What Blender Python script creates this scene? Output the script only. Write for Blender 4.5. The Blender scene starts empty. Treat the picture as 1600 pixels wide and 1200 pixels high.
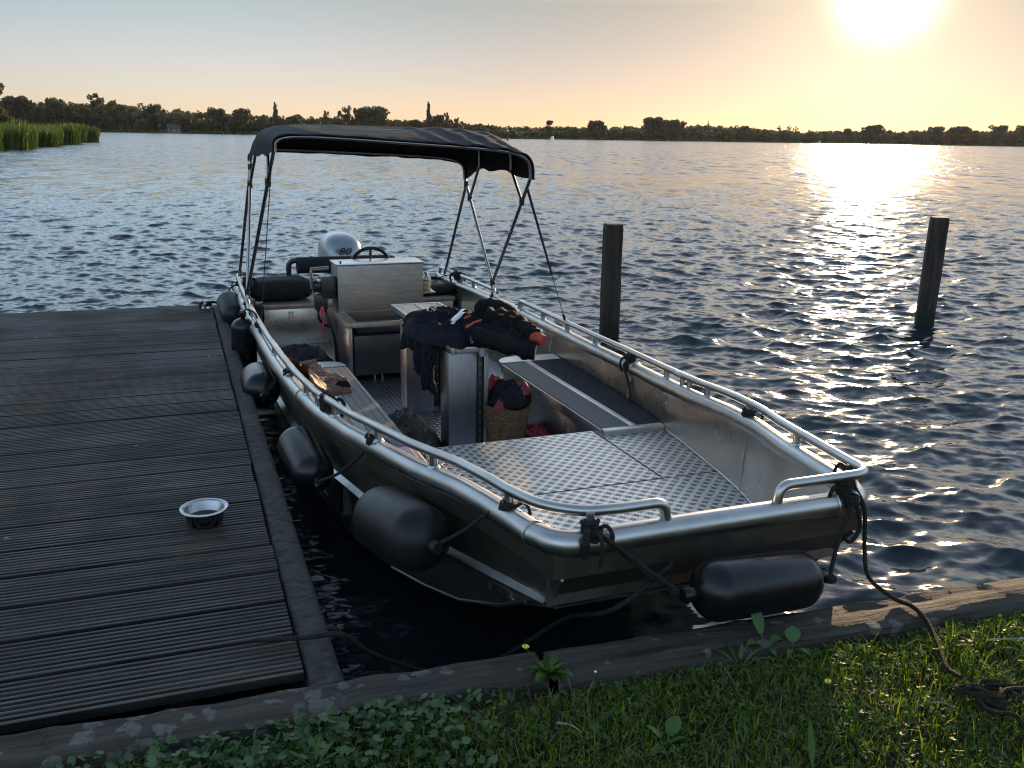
import bpy, bmesh, math, random
import numpy as np
from mathutils import Vector, Matrix, noise as mnoise

random.seed(7)
rng = np.random.default_rng(11)
sc = bpy.context.scene
COL = sc.collection
R = math.radians
PI = math.pi

# ------------------------------------------------------------------ camera
cam_d = bpy.data.cameras.new("camera")
cam = bpy.data.objects.new("camera", cam_d)
COL.objects.link(cam)
sc.camera = cam
cam_d.sensor_width = 36.0
cam_d.lens = 36.0 * 1430.0 / 1600.0
cam_d.clip_start = 0.05
cam_d.clip_end = 20000
PITCH = math.atan(388 / 1430.0)
cam.matrix_world = (Matrix.Translation((0, 0, 2.1)) @ Matrix.Rotation(R(90) - PITCH, 4, 'X') @ Matrix.Rotation(R(1.0), 4, 'Z'))

# ------------------------------------------------------------------ materials
def new_mat(name):
    m = bpy.data.materials.new(name)
    m.use_nodes = True
    nt = m.node_tree
    return m, nt, nt.nodes["Principled BSDF"]

def lk(nt, a, b):
    nt.links.new(a, b)

def rgba(c):
    return (c[0], c[1], c[2], 1.0)

def coords(nt, stretch=None, kind='Object'):
    tc = nt.nodes.new('ShaderNodeTexCoord')
    mp = nt.nodes.new('ShaderNodeMapping')
    if stretch:
        mp.inputs['Scale'].default_value = stretch
    lk(nt, tc.outputs[kind], mp.inputs['Vector'])
    return mp.outputs['Vector']

def noise_tex(nt, vec, scale, detail=4, rough=.55):
    n = nt.nodes.new('ShaderNodeTexNoise')
    n.inputs['Scale'].default_value = scale
    n.inputs['Detail'].default_value = detail
    n.inputs['Roughness'].default_value = rough
    lk(nt, vec, n.inputs['Vector'])
    return n

def ramp(nt, fac, stops):
    r = nt.nodes.new('ShaderNodeValToRGB')
    el = r.color_ramp.elements
    el[0].position, el[0].color = stops[0][0], rgba(stops[0][1])
    el[1].position, el[1].color = stops[-1][0], rgba(stops[-1][1])
    for p, c in stops[1:-1]:
        e = el.new(p)
        e.color = rgba(c)
    lk(nt, fac, r.inputs['Fac'])
    return r

def mth(nt, op, a, b=None, c=None):
    n = nt.nodes.new('ShaderNodeMath')
    n.operation = op
    for k, x in enumerate((a, b, c)):
        if x is None:
            continue
        if isinstance(x, (int, float)):
            n.inputs[k].default_value = x
        else:
            lk(nt, x, n.inputs[k])
    return n.outputs[0]

def M(name, c1, c2=None, rough=.5, metal=0., nscale=8, bump=0., bscale=40, stretch=None, rvar=.1, spec=.5, lo=.3, hi=.7):
    m, nt, b = new_mat(name)
    v = coords(nt, stretch)
    n = noise_tex(nt, v, nscale)
    r = ramp(nt, n.outputs['Fac'], [(lo, c1), (hi, c2 or c1)])
    lk(nt, r.outputs['Color'], b.inputs['Base Color'])
    b.inputs['Metallic'].default_value = metal
    b.inputs['Specular IOR Level'].default_value = spec
    n2 = noise_tex(nt, v, nscale * 2.7, 3)
    rr = nt.nodes.new('ShaderNodeMapRange')
    rr.inputs['To Min'].default_value = max(.02, rough - rvar)
    rr.inputs['To Max'].default_value = min(1, rough + rvar)
    lk(nt, n2.outputs['Fac'], rr.inputs['Value'])
    lk(nt, rr.outputs['Result'], b.inputs['Roughness'])
    if bump:
        n3 = noise_tex(nt, v, bscale, 5)
        bp = nt.nodes.new('ShaderNodeBump')
        bp.inputs['Strength'].default_value = bump
        bp.inputs['Distance'].default_value = .01
        lk(nt, n3.outputs['Fac'], bp.inputs['Height'])
        lk(nt, bp.outputs['Normal'], b.inputs['Normal'])
    return m

ALU = M("brushed_aluminium", (.33, .325, .32), (.47, .46, .45), .33, 1., 5, .018, 60, (1, 1, 1), .10)
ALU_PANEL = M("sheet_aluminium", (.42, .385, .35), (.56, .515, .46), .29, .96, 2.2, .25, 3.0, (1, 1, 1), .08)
ALU_DARK = M("weathered_aluminium", (.20, .20, .21), (.34, .34, .35), .42, 1., 4, .15, 30)
ALU_BRUSH = M("vertically_brushed_aluminium", (.22, .22, .235), (.32, .32, .33), .38, 1., 30, .12, 60, (8, 8, .35), .1)
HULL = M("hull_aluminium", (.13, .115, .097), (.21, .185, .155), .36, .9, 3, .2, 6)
STEEL = M("polished_steel", (.55, .55, .57), (.66, .66, .68), .16, 1., 6, 0, 10, None, .05)
BLACK_RUBBER = M("black_vinyl", (.004, .004, .006), (.008, .008, .010), .24, 0, 10, .08, 30, None, .08, .3)
GREY_VINYL = M("dusty_black_vinyl", (.005, .005, .007), (.016, .0155, .015), .42, 0, 5, .1, 30, None, .1, .26)
BLACK_FABRIC = M("black_canvas", (.010, .010, .012), (.018, .017, .019), .85, 0, 14, .25, 260, None, .05, .25)
CANOPY_FABRIC = M("canopy_canvas", (.006, .0057, .0065), (.010, .0095, .011), .75, 0, 5, .2, 300, None, .06, .2)
CUSHION = M("cushion_cover", (.008, .008, .009), (.014, .014, .015), .8, 0, 12, .2, 200, None, .05, .2)
ROPE = M("black_rope", (.008, .008, .009), (.022, .020, .018), .8, 0, 60, .8, 160, None, .05, .25)
ROPE_BROWN = M("weathered_rope", (.010, .008, .006), (.030, .023, .016), .85, 0, 60, .8, 160, None, .05, .2)
BLACK_PLASTIC = M("black_plastic", (.010, .010, .011), (.016, .016, .017), .38, 0, 20, .05, 60)
NAVY = M("navy_jacket_cloth", (.004, .005, .009), (.008, .009, .015), .8, 0, 9, .3, 90, None, .05, .12)
BLACKCLOTH = M("black_jacket_cloth", (.004, .004, .005), (.009, .008, .009), .8, 0, 9, .3, 90, None, .05, .12)
REDCLOTH = M("orange_red_cloth", (.24, .020, .010), (.36, .04, .014), .7, 0, 12, .3, 90)
CRIMSON = M("crimson_cloth", (.09, .006, .012), (.20, .014, .026), .75, 0, 12, .4, 60)
DARKCLOTH = M("dark_clothing", (.010, .010, .012), (.020, .018, .017), .8, 0, 9, .4, 60)
BROWNCLOTH = M("brown_quilted_cloth", (.075, .030, .018), (.15, .065, .04), .6, 0, 10, .35, 60, None, .06, .35)
BROWNCOAT = M("dark_brown_coat_cloth", (.014, .010, .008), (.040, .026, .018), .55, 0, 7, .4, 40, None, .06, .4)
WHITETRIM = M("white_reflective_trim", (.55, .58, .62), (.68, .70, .74), .35, 0, 20)
BASKET = M("woven_straw", (.035, .020, .007), (.20, .120, .045), .7, 0, 38, 1., 110, (1, 1, 2.4))
BLUECLOTH = M("blue_padded_cloth", (.02, .035, .13), (.04, .06, .19), .7, 0, 12, .3, 60)
MAUVECLOTH = M("mauve_padded_cloth", (.075, .055, .09), (.12, .09, .13), .7, 0, 12, .3, 60)
REDROPE = M("red_cord", (.20, .012, .018), (.34, .03, .03), .7, 0, 40, .5, 120)
MOTOR_PAINT = M("silver_cowl_paint", (.20, .215, .24), (.25, .265, .29), .22, .5, 4, 0, 10, None, .05)
SEATFRAME = M("worn_seat_frame", (.22, .17, .13), (.36, .28, .22), .5, .6, 14, .2, 60)
GLASS_AMBER = M("lamp_glass", (.45, .33, .20), (.60, .46, .30), .12, .0, 10, 0, 10, None, .04, .8)
PILE_WOOD = M("wet_dark_pile_wood", (.008, .006, .005), (.048, .034, .026), .75, 0, 16, 1., 30, (1, 1, .10), .08, .3)
def pile_band(m):
    nt = m.node_tree; b = nt.nodes["Principled BSDF"]
    src = b.inputs['Base Color'].links[0].from_socket
    tc = nt.nodes.new('ShaderNodeTexCoord'); sp = nt.nodes.new('ShaderNodeSeparateXYZ')
    lk(nt, tc.outputs['Object'], sp.inputs[0])
    n = noise_tex(nt, tc.outputs['Object'], 18, 4)
    z = mth(nt, 'ADD', sp.outputs[2], mth(nt, 'MULTIPLY', n.outputs['Fac'], .12))
    mr = nt.nodes.new('ShaderNodeMapRange')
    mr.inputs['From Min'].default_value = .18; mr.inputs['From Max'].default_value = .26
    mr.inputs['To Min'].default_value = .85; mr.inputs['To Max'].default_value = 0
    lk(nt, z, mr.inputs['Value'])
    mx = nt.nodes.new('ShaderNodeMix'); mx.data_type = 'RGBA'
    lk(nt, mr.outputs[0], mx.inputs[0]); lk(nt, src, mx.inputs[6]); mx.inputs[7].default_value = (.010, .012, .006, 1)
    lk(nt, mx.outputs[2], b.inputs['Base Color'])
pile_band(PILE_WOOD)
REDLANYARD = M("red_lanyard", (.40, .02, .02), (.5, .03, .03), .6)

def wood_deck():
    m, nt, b = new_mat("weathered_decking")
    v = coords(nt, (.9, 7, 7))
    n = noise_tex(nt, v, 3.0, 8, .65)
    v2 = coords(nt, (1, 1, 1))
    n2 = noise_tex(nt, v2, 1.7, 4)
    geo = nt.nodes.new('ShaderNodeNewGeometry')
    mix = mth(nt, 'ADD', mth(nt, 'MULTIPLY', n.outputs['Fac'], .6), mth(nt, 'MULTIPLY', n2.outputs['Fac'], .35))
    spots = noise_tex(nt, coords(nt, (2.2, 5, 5)), 1.1, 6, .6)
    sm_ = nt.nodes.new('ShaderNodeMapRange')
    sm_.inputs['From Min'].default_value = .62; sm_.inputs['From Max'].default_value = .80
    sm_.inputs['To Max'].default_value = .35
    lk(nt, spots.outputs['Fac'], sm_.inputs['Value'])
    mix = mth(nt, 'ADD', mth(nt, 'ADD', mix, sm_.outputs[0]), mth(nt, 'MULTIPLY', geo.outputs['Random Per Island'], .20))
    r = ramp(nt, mix, [(.30, (.0055, .0048, .0044)), (.50, (.017, .015, .0135)), (.68, (.046, .040, .034)), (.88, (.11, .088, .066))])
    vd = nt.nodes.new('ShaderNodeTexVoronoi')
    vd.inputs['Scale'].default_value = 3.4
    lk(nt, v2, vd.inputs['Vector'])
    rim = noise_tex(nt, v2, 60, 4)
    dm = mth(nt, 'LESS_THAN', mth(nt, 'ADD', vd.outputs['Distance'], mth(nt, 'MULTIPLY', rim.outputs['Fac'], .055)), .062)
    mxd = nt.nodes.new('ShaderNodeMix'); mxd.data_type = 'RGBA'
    lk(nt, mth(nt, 'MULTIPLY', dm, .6), mxd.inputs[0]); lk(nt, r.outputs['Color'], mxd.inputs[6])
    mxd.inputs[7].default_value = (.22, .22, .21, 1)
    lk(nt, mxd.outputs[2], b.inputs['Base Color'])
    wet = ramp(nt, n2.outputs['Fac'], [(.40, (.40, .4, .4)), (.62, (.66, .66, .66))])
    lk(nt, wet.outputs['Color'], b.inputs['Roughness'])
    b.inputs['Specular IOR Level'].default_value = .24
    bp = nt.nodes.new('ShaderNodeBump')
    bp.inputs['Strength'].default_value = .5
    bp.inputs['Distance'].default_value = .004
    n3 = noise_tex(nt, coords(nt, (2, 22, 22)), 5, 8, .7)
    lk(nt, n3.outputs['Fac'], bp.inputs['Height'])
    lk(nt, bp.outputs['Normal'], b.inputs['Normal'])
    return m
DECKWOOD = wood_deck()

def old_timber(name, c1, c2, lichen=.0, stretch=(.6, 9, 9)):
    m, nt, b = new_mat(name)
    v = coords(nt, stretch)
    n = noise_tex(nt, v, 4.0, 9, .7)
    r = ramp(nt, n.outputs['Fac'], [(.32, c1), (.5, tuple((a + d) / 2 for a, d in zip(c1, c2))), (.72, c2)])
    out = r.outputs['Color']
    hgt = n.outputs['Fac']
    if lichen:
        v2 = coords(nt)
        vo = nt.nodes.new('ShaderNodeTexVoronoi')
        vo.inputs['Scale'].default_value = 15
        wob = noise_tex(nt, v2, 26, 5)
        mixv = nt.nodes.new('ShaderNodeMix')
        mixv.data_type = 'VECTOR'
        mixv.inputs[0].default_value = .07
        lk(nt, v2, mixv.inputs[4]); lk(nt, wob.outputs['Color'], mixv.inputs[5])
        lk(nt, mixv.outputs[1], vo.inputs['Vector'])
        big = noise_tex(nt, v2, 3.1, 2)
        lim = mth(nt, 'MULTIPLY', mth(nt, 'SUBTRACT', big.outputs['Fac'], .34), 1.6)
        d = mth(nt, 'SUBTRACT', lim, vo.outputs['Distance'])
        mask = mth(nt, 'MULTIPLY', mth(nt, 'SMOOTH_MIN', mth(nt, 'MAXIMUM', mth(nt, 'MULTIPLY', d, 14), 0), 1, .1), mth(nt, 'ADD', wob.outputs['Fac'], .25))
        mot = noise_tex(nt, v2, 70, 3, .7)
        mask = mth(nt, 'MULTIPLY', mth(nt, 'MULTIPLY', mask, lichen), mth(nt, 'ADD', mth(nt, 'MULTIPLY', mot.outputs['Fac'], 1.5), -.05))
        mx = nt.nodes.new('ShaderNodeMix')
        mx.data_type = 'RGBA'
        lk(nt, mask, mx.inputs[0]); lk(nt, out, mx.inputs[6])
        mx.inputs[7].default_value = (.17, .175, .16, 1)
        mx.clamp_factor = True
        out = mx.outputs[2]
    lk(nt, out, b.inputs['Base Color'])
    b.inputs['Roughness'].default_value = .78
    b.inputs['Specular IOR Level'].default_value = .3
    bp = nt.nodes.new('ShaderNodeBump')
    bp.inputs['Strength'].default_value = 1.0
    bp.inputs['Distance'].default_value = .03
    lk(nt, hgt, bp.inputs['Height'])
    lk(nt, bp.outputs['Normal'], b.inputs['Normal'])
    return m
QUAY = old_timber("lichened_quay_timber", (.010, .0085, .007), (.085, .070, .056), .95)
EDGE_BEAM = old_timber("jetty_edge_timber", (.008, .0075, .007), (.085, .078, .070), .3, (9, 5, 9))

def tread_plate(name, dark, light, cell=.047, rot=45):
    """aluminium tread plate: raised ticked lattice round flat lozenges"""
    m, nt, b = new_mat(name)
    tc = nt.nodes.new('ShaderNodeTexCoord')
    mp = nt.nodes.new('ShaderNodeMapping')
    mp.inputs['Rotation'].default_value = (0, 0, R(rot))
    mp.inputs['Scale'].default_value = (1 / cell, 1 / cell, 1)
    lk(nt, tc.outputs['Object'], mp.inputs['Vector'])
    sp = nt.nodes.new('ShaderNodeSeparateXYZ')
    lk(nt, mp.outputs['Vector'], sp.inputs[0])
    fx = mth(nt, 'FRACT', sp.outputs[0]); fy = mth(nt, 'FRACT', sp.outputs[1])
    ax = mth(nt, 'ABSOLUTE', mth(nt, 'SUBTRACT', fx, .5)); ay = mth(nt, 'ABSOLUTE', mth(nt, 'SUBTRACT', fy, .5))
    inx = mth(nt, 'GREATER_THAN', ax, .29); iny = mth(nt, 'GREATER_THAN', ay, .29)
    tx = mth(nt, 'ABSOLUTE', mth(nt, 'SINE', mth(nt, 'MULTIPLY', sp.outputs[0], PI * 4)))
    ty = mth(nt, 'ABSOLUTE', mth(nt, 'SINE', mth(nt, 'MULTIPLY', sp.outputs[1], PI * 4)))
    # band along y (inx, not iny): ticks repeat along y; band along x: ticks repeat along x
    h1 = mth(nt, 'MULTIPLY', mth(nt, 'MULTIPLY', inx, mth(nt, 'SUBTRACT', 1, iny)), ty)
    h2 = mth(nt, 'MULTIPLY', mth(nt, 'MULTIPLY', iny, mth(nt, 'SUBTRACT', 1, inx)), tx)
    h = mth(nt, 'ADD', mth(nt, 'ADD', h1, h2), mth(nt, 'MULTIPLY', mth(nt, 'MULTIPLY', inx, iny), .5))
    v = coords(nt)
    wear = noise_tex(nt, v, 7, 5)
    fac = mth(nt, 'ADD', mth(nt, 'MULTIPLY', h, .8), mth(nt, 'MULTIPLY', wear.outputs['Fac'], .25))
    r = ramp(nt, fac, [(.10, dark), (.62, light)])
    lk(nt, r.outputs['Color'], b.inputs['Base Color'])
    b.inputs['Metallic'].default_value = 1
    rr = nt.nodes.new('ShaderNodeMapRange')
    rr.inputs['To Min'].default_value = .40
    rr.inputs['To Max'].default_value = .24
    lk(nt, fac, rr.inputs['Value'])
    lk(nt, rr.outputs['Result'], b.inputs['Roughness'])
    bp = nt.nodes.new('ShaderNodeBump')
    bp.inputs['Strength'].default_value = .55
    bp.inputs['Distance'].default_value = .003
    lk(nt, h, bp.inputs['Height'])
    lk(nt, bp.outputs['Normal'], b.inputs['Normal'])
    return m
TREAD = tread_plate("tread_plate_aluminium", (.12, .12, .125), (.68, .66, .63))
TREAD_FLOOR = tread_plate("tread_plate_floor", (.20, .20, .21), (.52, .52, .54))

def slatted(name, dark, light, pitch=.045, line=.10, axis=1, rough=.6, metal=0):
    m, nt, b = new_mat(name)
    tc = nt.nodes.new('ShaderNodeTexCoord')
    sp = nt.nodes.new('ShaderNodeSeparateXYZ')
    lk(nt, tc.outputs['Object'], sp.inputs[0])
    f = mth(nt, 'FRACT', mth(nt, 'DIVIDE', sp.outputs[axis], pitch))
    groove = mth(nt, 'LESS_THAN', f, line)
    n = noise_tex(nt, coords(nt, (.8, 12, 12)), 5, 7)
    r = ramp(nt, n.outputs['Fac'], [(.3, tuple(.7 * c for c in light)), (.7, light)])
    mx = nt.nodes.new('ShaderNodeMix')
    mx.data_type = 'RGBA'
    lk(nt, groove, mx.inputs[0]); lk(nt, r.outputs['Color'], mx.inputs[6])
    mx.inputs[7].default_value = rgba(dark)
    lk(nt, mx.outputs[2], b.inputs['Base Color'])
    b.inputs['Roughness'].default_value = rough
    b.inputs['Metallic'].default_value = metal
    bp = nt.nodes.new('ShaderNodeBump')
    bp.inputs['Strength'].default_value = .8
    bp.inputs['Distance'].default_value = .004
    bp.invert = True
    lk(nt, groove, bp.inputs['Height'])
    lk(nt, bp.outputs['Normal'], b.inputs['Normal'])
    return m
SLATS = slatted("caulked_deck_boards", (.006, .006, .007), (.13, .115, .10), .046, .13, 1, .5)
RIBMAT = slatted("ribbed_dark_matting", (.004, .004, .005), (.030, .030, .032), .026, .34, 1, .55)
MATTE_MAT = M("dark_foam_matting", (.016, .016, .018), (.028, .027, .029), .85, 0, 20, .3, 160, None, .05, .2)

def leaf_mat(name, c1, c2, rough=.5, trans=.35):
    m, nt, b = new_mat(name)
    geo = nt.nodes.new('ShaderNodeNewGeometry')
    r = ramp(nt, geo.outputs['Random Per Island'], [(0, c1), (.55, tuple((a + d) / 2 for a, d in zip(c1, c2))), (1, c2)])
    lk(nt, r.outputs['Color'], b.inputs['Base Color'])
    b.inputs['Roughness'].default_value = rough
    b.inputs['Specular IOR Level'].default_value = .35
    tr = nt.nodes.new('ShaderNodeBsdfTranslucent')
    hs = nt.nodes.new('ShaderNodeHueSaturation')
    hs.inputs['Value'].default_value = 1.6
    hs.inputs['Saturation'].default_value = 1.15
    lk(nt, r.outputs['Color'], hs.inputs['Color'])
    lk(nt, hs.outputs['Color'], tr.inputs['Color'])
    mix = nt.nodes.new('ShaderNodeMixShader')
    mix.inputs[0].default_value = trans
    lk(nt, b.outputs[0], mix.inputs[1]); lk(nt, tr.outputs[0], mix.inputs[2])
    lk(nt, mix.outputs[0], nt.nodes['Material Output'].inputs['Surface'])
    return m
GRASS_M = leaf_mat("grass_blades", (.026, .056, .007), (.165, .205, .024), .5, .62)
HERB_M = leaf_mat("herb_leaves", (.024, .060, .012), (.095, .150, .028), .5, .5)
IVY_M = leaf_mat("ground_ivy_leaves", (.020, .052, .016), (.080, .135, .050), .45, .35)
CLUB_M = leaf_mat("broad_leaves", (.035, .085, .020), (.070, .140, .035), .38, .35)
TREE_M = leaf_mat("tree_foliage", (.034, .037, .017), (.092, .088, .040), .6, .35)
BELT_M = leaf_mat("woodland_foliage", (.034, .036, .018), (.086, .080, .040), .6, .35)
REED_M = leaf_mat("reed_blades", (.036, .066, .010), (.085, .115, .026), .55, .3)
REED_DRY = leaf_mat("dry_reed_stems", (.07, .052, .022), (.13, .095, .04), .6, .2)
TRUNK_M = M("tree_bark", (.018, .014, .010), (.035, .028, .020), .85, 0, 12, .4, 40)
YELLOW = M("yellow_petals", (.62, .48, .02), (.75, .60, .03), .45)
WHITE_PETAL = M("white_petals", (.65, .65, .60), (.75, .75, .7), .5)
STICK_M = M("dry_stick", (.16, .125, .085), (.26, .21, .15), .8, 0, 30, .3, 60)
SOIL = M("bank_soil", (.010, .012, .006), (.030, .028, .016), .95, 0, 6, .8, 30, None, .04, .15)
SHORE = M("far_shore_earth", (.030, .040, .014), (.050, .060, .022), .95, 0, .05, 0)
HOUSE_WALL = M("pale_render", (.14, .13, .12), (.18, .17, .15), .8, 0, 1)
HOUSE_ROOF = M("dark_roof", (.035, .028, .024), (.05, .04, .034), .8, 0, 1)
WHITE_HULL = M("white_gelcoat", (.65, .65, .64), (.72, .72, .72), .3)
WATER_IN = M("still_water", (.01, .012, .014), (.01, .012, .014), .04, 0, 3)

# ------------------------------------------------------------------ object helpers
def finish(o, name, label=None, cat=None, group=None, kind=None):
    if label: o['label'] = label
    if cat: o['category'] = cat
    if group: o['group'] = group
    if kind: o['kind'] = kind
    return o

def mesh_obj(name, verts, faces, mat, parent=None, smooth=35, recalc=True):
    me = bpy.data.meshes.new(name)
    me.from_pydata([tuple(v) for v in verts], [], faces)
    if recalc:
        bm = bmesh.new(); bm.from_mesh(me)
        bmesh.ops.recalc_face_normals(bm, faces=bm.faces)
        bm.to_mesh(me); bm.free()
    if smooth:
        me.polygons.foreach_set('use_smooth', [True] * len(me.polygons))
        try:
            me.set_sharp_from_angle(angle=R(smooth))
        except Exception:
            pass
    me.materials.append(mat)
    o = bpy.data.objects.new(name, me)
    COL.objects.link(o)
    if parent: o.parent = parent
    return o

def empty(name, label, cat, loc=(0, 0, 0), rz=0., group=None):
    o = bpy.data.objects.new(name, None)
    o.empty_display_size = .1
    COL.objects.link(o)
    o.location = loc
    o.rotation_euler = (0, 0, rz)
    return finish(o, name, label, cat, group)

def arc_path(pts, r=.05, n=6):
    """polyline with rounded corners"""
    P = [Vector(p) for p in pts]
    out = [P[0]]
    for i in range(1, len(P) - 1):
        a, b, c = P[i - 1], P[i], P[i + 1]
        d1, d2 = (a - b), (c - b)
        rr = min(r, d1.length * .49, d2.length * .49)
        p1, p2 = b + d1.normalized() * rr, b + d2.normalized() * rr
        for k in range(n + 1):
            t = k / n
            out.append(p1 * (1 - t) ** 2 + b * 2 * t * (1 - t) + p2 * t * t)
    out.append(P[-1])
    return out

def spline(pts, n=8):
    P = [Vector(p) for p in pts]
    P = [P[0] * 2 - P[1]] + P + [P[-1] * 2 - P[-2]]
    out = []
    for i in range(1, len(P) - 2):
        for k in range(n):
            t = k / n
            a, b, c, d = P[i - 1], P[i], P[i + 1], P[i + 2]
            out.append(.5 * ((2 * b) + (c - a) * t + (2 * a - 5 * b + 4 * c - d) * t * t + (3 * b - a - 3 * c + d) * t ** 3))
    out.append(P[-2])
    return out

class MB:
    def __init__(self):
        self.v, self.f = [], []
    def add(self, v, f):
        o = len(self.v)
        self.v += [Vector(x) for x in v]
        self.f += [tuple(i + o for i in q) for q in f]
        return self
    def box(self, lo, hi, bev=0.):
        (x0, y0, z0), (x1, y1, z1) = lo, hi
        if x0 > x1: x0, x1 = x1, x0
        if y0 > y1: y0, y1 = y1, y0
        if z0 > z1: z0, z1 = z1, z0
        if not bev:
            return self.add([(x0, y0, z0), (x1, y0, z0), (x1, y1, z0), (x0, y1, z0), (x0, y0, z1), (x1, y0, z1), (x1, y1, z1), (x0, y1, z1)],
                            [(0, 3, 2, 1), (4, 5, 6, 7), (0, 1, 5, 4), (1, 2, 6, 5), (2, 3, 7, 6), (3, 0, 4, 7)])
        bm = bmesh.new()
        bmesh.ops.create_cube(bm, size=1)
        for w in bm.verts:
            w.co = Vector(((x0 + x1) / 2 + w.co.x * (x1 - x0), (y0 + y1) / 2 + w.co.y * (y1 - y0), (z0 + z1) / 2 + w.co.z * (z1 - z0)))
        bev = min(bev, (x1 - x0) * .45, (y1 - y0) * .45, (z1 - z0) * .45)
        bmesh.ops.bevel(bm, geom=bm.edges[:], offset=bev, segments=2, affect='EDGES', profile=.5)
        bm.verts.index_update()
        self.add([w.co.copy() for w in bm.verts], [tuple(w.index for w in f.verts) for f in bm.faces])
        bm.free()
        return self
    def tube(self, pts, r, n=10, cap=True):
        P = [Vector(p) for p in pts]
        Q = [P[0]]
        for p in P[1:]:
            if (p - Q[-1]).length > 1e-5: Q.append(p)
        P = Q
        rad = r if isinstance(r, (list, tuple)) else [r] * len(P)
        up = None
        rings = []
        for i, p in enumerate(P):
            t = (P[min(i + 1, len(P) - 1)] - P[max(i - 1, 0)]).normalized()
            if up is None:
                up = Vector((0, 0, 1)) if abs(t.z) < .9 else Vector((1, 0, 0))
            a = up - t * up.dot(t)
            a = a.normalized() if a.length > 1e-6 else t.orthogonal().normalized()
            up = a
            b = t.cross(a)
            rr = rad[min(i, len(rad) - 1)]
            rings.append([p + (a * math.cos(2 * PI * k / n) + b * math.sin(2 * PI * k / n)) * rr for k in range(n)])
        v = [q for ring in rings for q in ring]
        f = []
        for i in range(len(P) - 1):
            for k in range(n):
                f.append((i * n + k, i * n + (k + 1) % n, (i + 1) * n + (k + 1) % n, (i + 1) * n + k))
        if cap:
            f.append(tuple(range(n - 1, -1, -1)))
            f.append(tuple((len(P) - 1) * n + k for k in range(n)))
        return self.add(v, f)
    def lathe(self, prof, n=24, mat=None, cap=True):
        """prof: (radius, height) rows about Z, mat: Matrix"""
        v, f = [], []
        for r, h in prof:
            for k in range(n):
                v.append(Vector((r * math.cos(2 * PI * k / n), r * math.sin(2 * PI * k / n), h)))
        for i in range(len(prof) - 1):
            for k in range(n):
                f.append((i * n + k, i * n + (k + 1) % n, (i + 1) * n + (k + 1) % n, (i + 1) * n + k))
        if cap:
            f.append(tuple(range(n - 1, -1, -1)))
            f.append(tuple((len(prof) - 1) * n + k for k in range(n)))
        if mat: v = [mat @ x for x in v]
        return self.add(v, f)
    def prism(self, poly, z0, z1):
        n = len(poly)
        v = [(x, y, z0) for x, y in poly] + [(x, y, z1) for x, y in poly]
        f = [tuple(range(n - 1, -1, -1)), tuple(range(n, 2 * n))] + [(i, (i + 1) % n, n + (i + 1) % n, n + i) for i in range(n)]
        return self.add(v, f)
    def grid(self, fn, nu, nv, closed_u=False):
        v = [fn(i / (nu - (0 if closed_u else 1)), j / (nv - 1)) for j in range(nv) for i in range(nu)]
        f = []
        for j in range(nv - 1):
            for i in range(nu if closed_u else nu - 1):
                i2 = (i + 1) % nu
                f.append((j * nu + i, j * nu + i2, (j + 1) * nu + i2, (j + 1) * nu + i))
        return self.add(v, f)
    def build(self, name, mat, parent=None, smooth=35, boat=False, recalc=True):
        v = [(p.x, -p.y, p.z) for p in self.v] if boat else self.v
        return mesh_obj(name, v, self.f, mat, parent, smooth, recalc)

# ------------------------------------------------------------------ boat frame
BA = R(111.3)
BU = Vector((math.cos(BA), math.sin(BA), 0))
BN = Vector((math.sin(BA), -math.cos(BA), 0))
B0 = BU * 2.36 + BN * 1.68
def W(s, w, z):
    return B0 + BU * s + BN * w + Vector((0, 0, z))
SS = [0, .24, .44, .64, .94, 1.24, 1.64, 2.14, 2.64, 3.14, 3.64, 4.64, 5.64, 6.8]
BB = [.60, .645, .68, .72, .81, .865, .924, .986, 1.02, 1.035, 1.045, 1.047, 1.03, .985]
ZZ = [.870, .868, .862, .852, .832, .808, .766, .733, .719, .708, .705, .705, .70, .70]
def bw_(s): return float(np.interp(s, SS, BB))
def zg(s): return float(np.interp(s, SS, ZZ))

class Thing:
    """a thing lying in the boat: its parts are given in boat coordinates (s aft, w to starboard side, z up)"""
    def __init__(self, name, label, cat, origin, group=None, single=False):
        self.o = Vector(origin)
        self.name, self.label, self.cat, self.group = name, label, cat, group
        self.single = single
        if not single:
            self.root = empty(name, label, cat, W(*origin), BA, group)
    def part(self, mb, name, mat, smooth=35, parent=None, recalc=True):
        v = [(p.x - self.o.x, -(p.y - self.o.y), p.z - self.o.z) for p in mb.v]
        if self.single:
            ob = mesh_obj(self.name, v, mb.f, mat, None, smooth, recalc)
            ob.location = W(*self.o); ob.rotation_euler = (0, 0, BA)
            finish(ob, self.name, self.label, self.cat, self.group)
            self.root = ob
            self.single = False
            return ob
        return mesh_obj(name, v, mb.f, mat, parent or self.root, smooth, recalc)

def fbm(x, y, z, oct=4):
    return mnoise.fractal(Vector((x, y, z)), .9, 2.1, oct, noise_basis='PERLIN_ORIGINAL')

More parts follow.
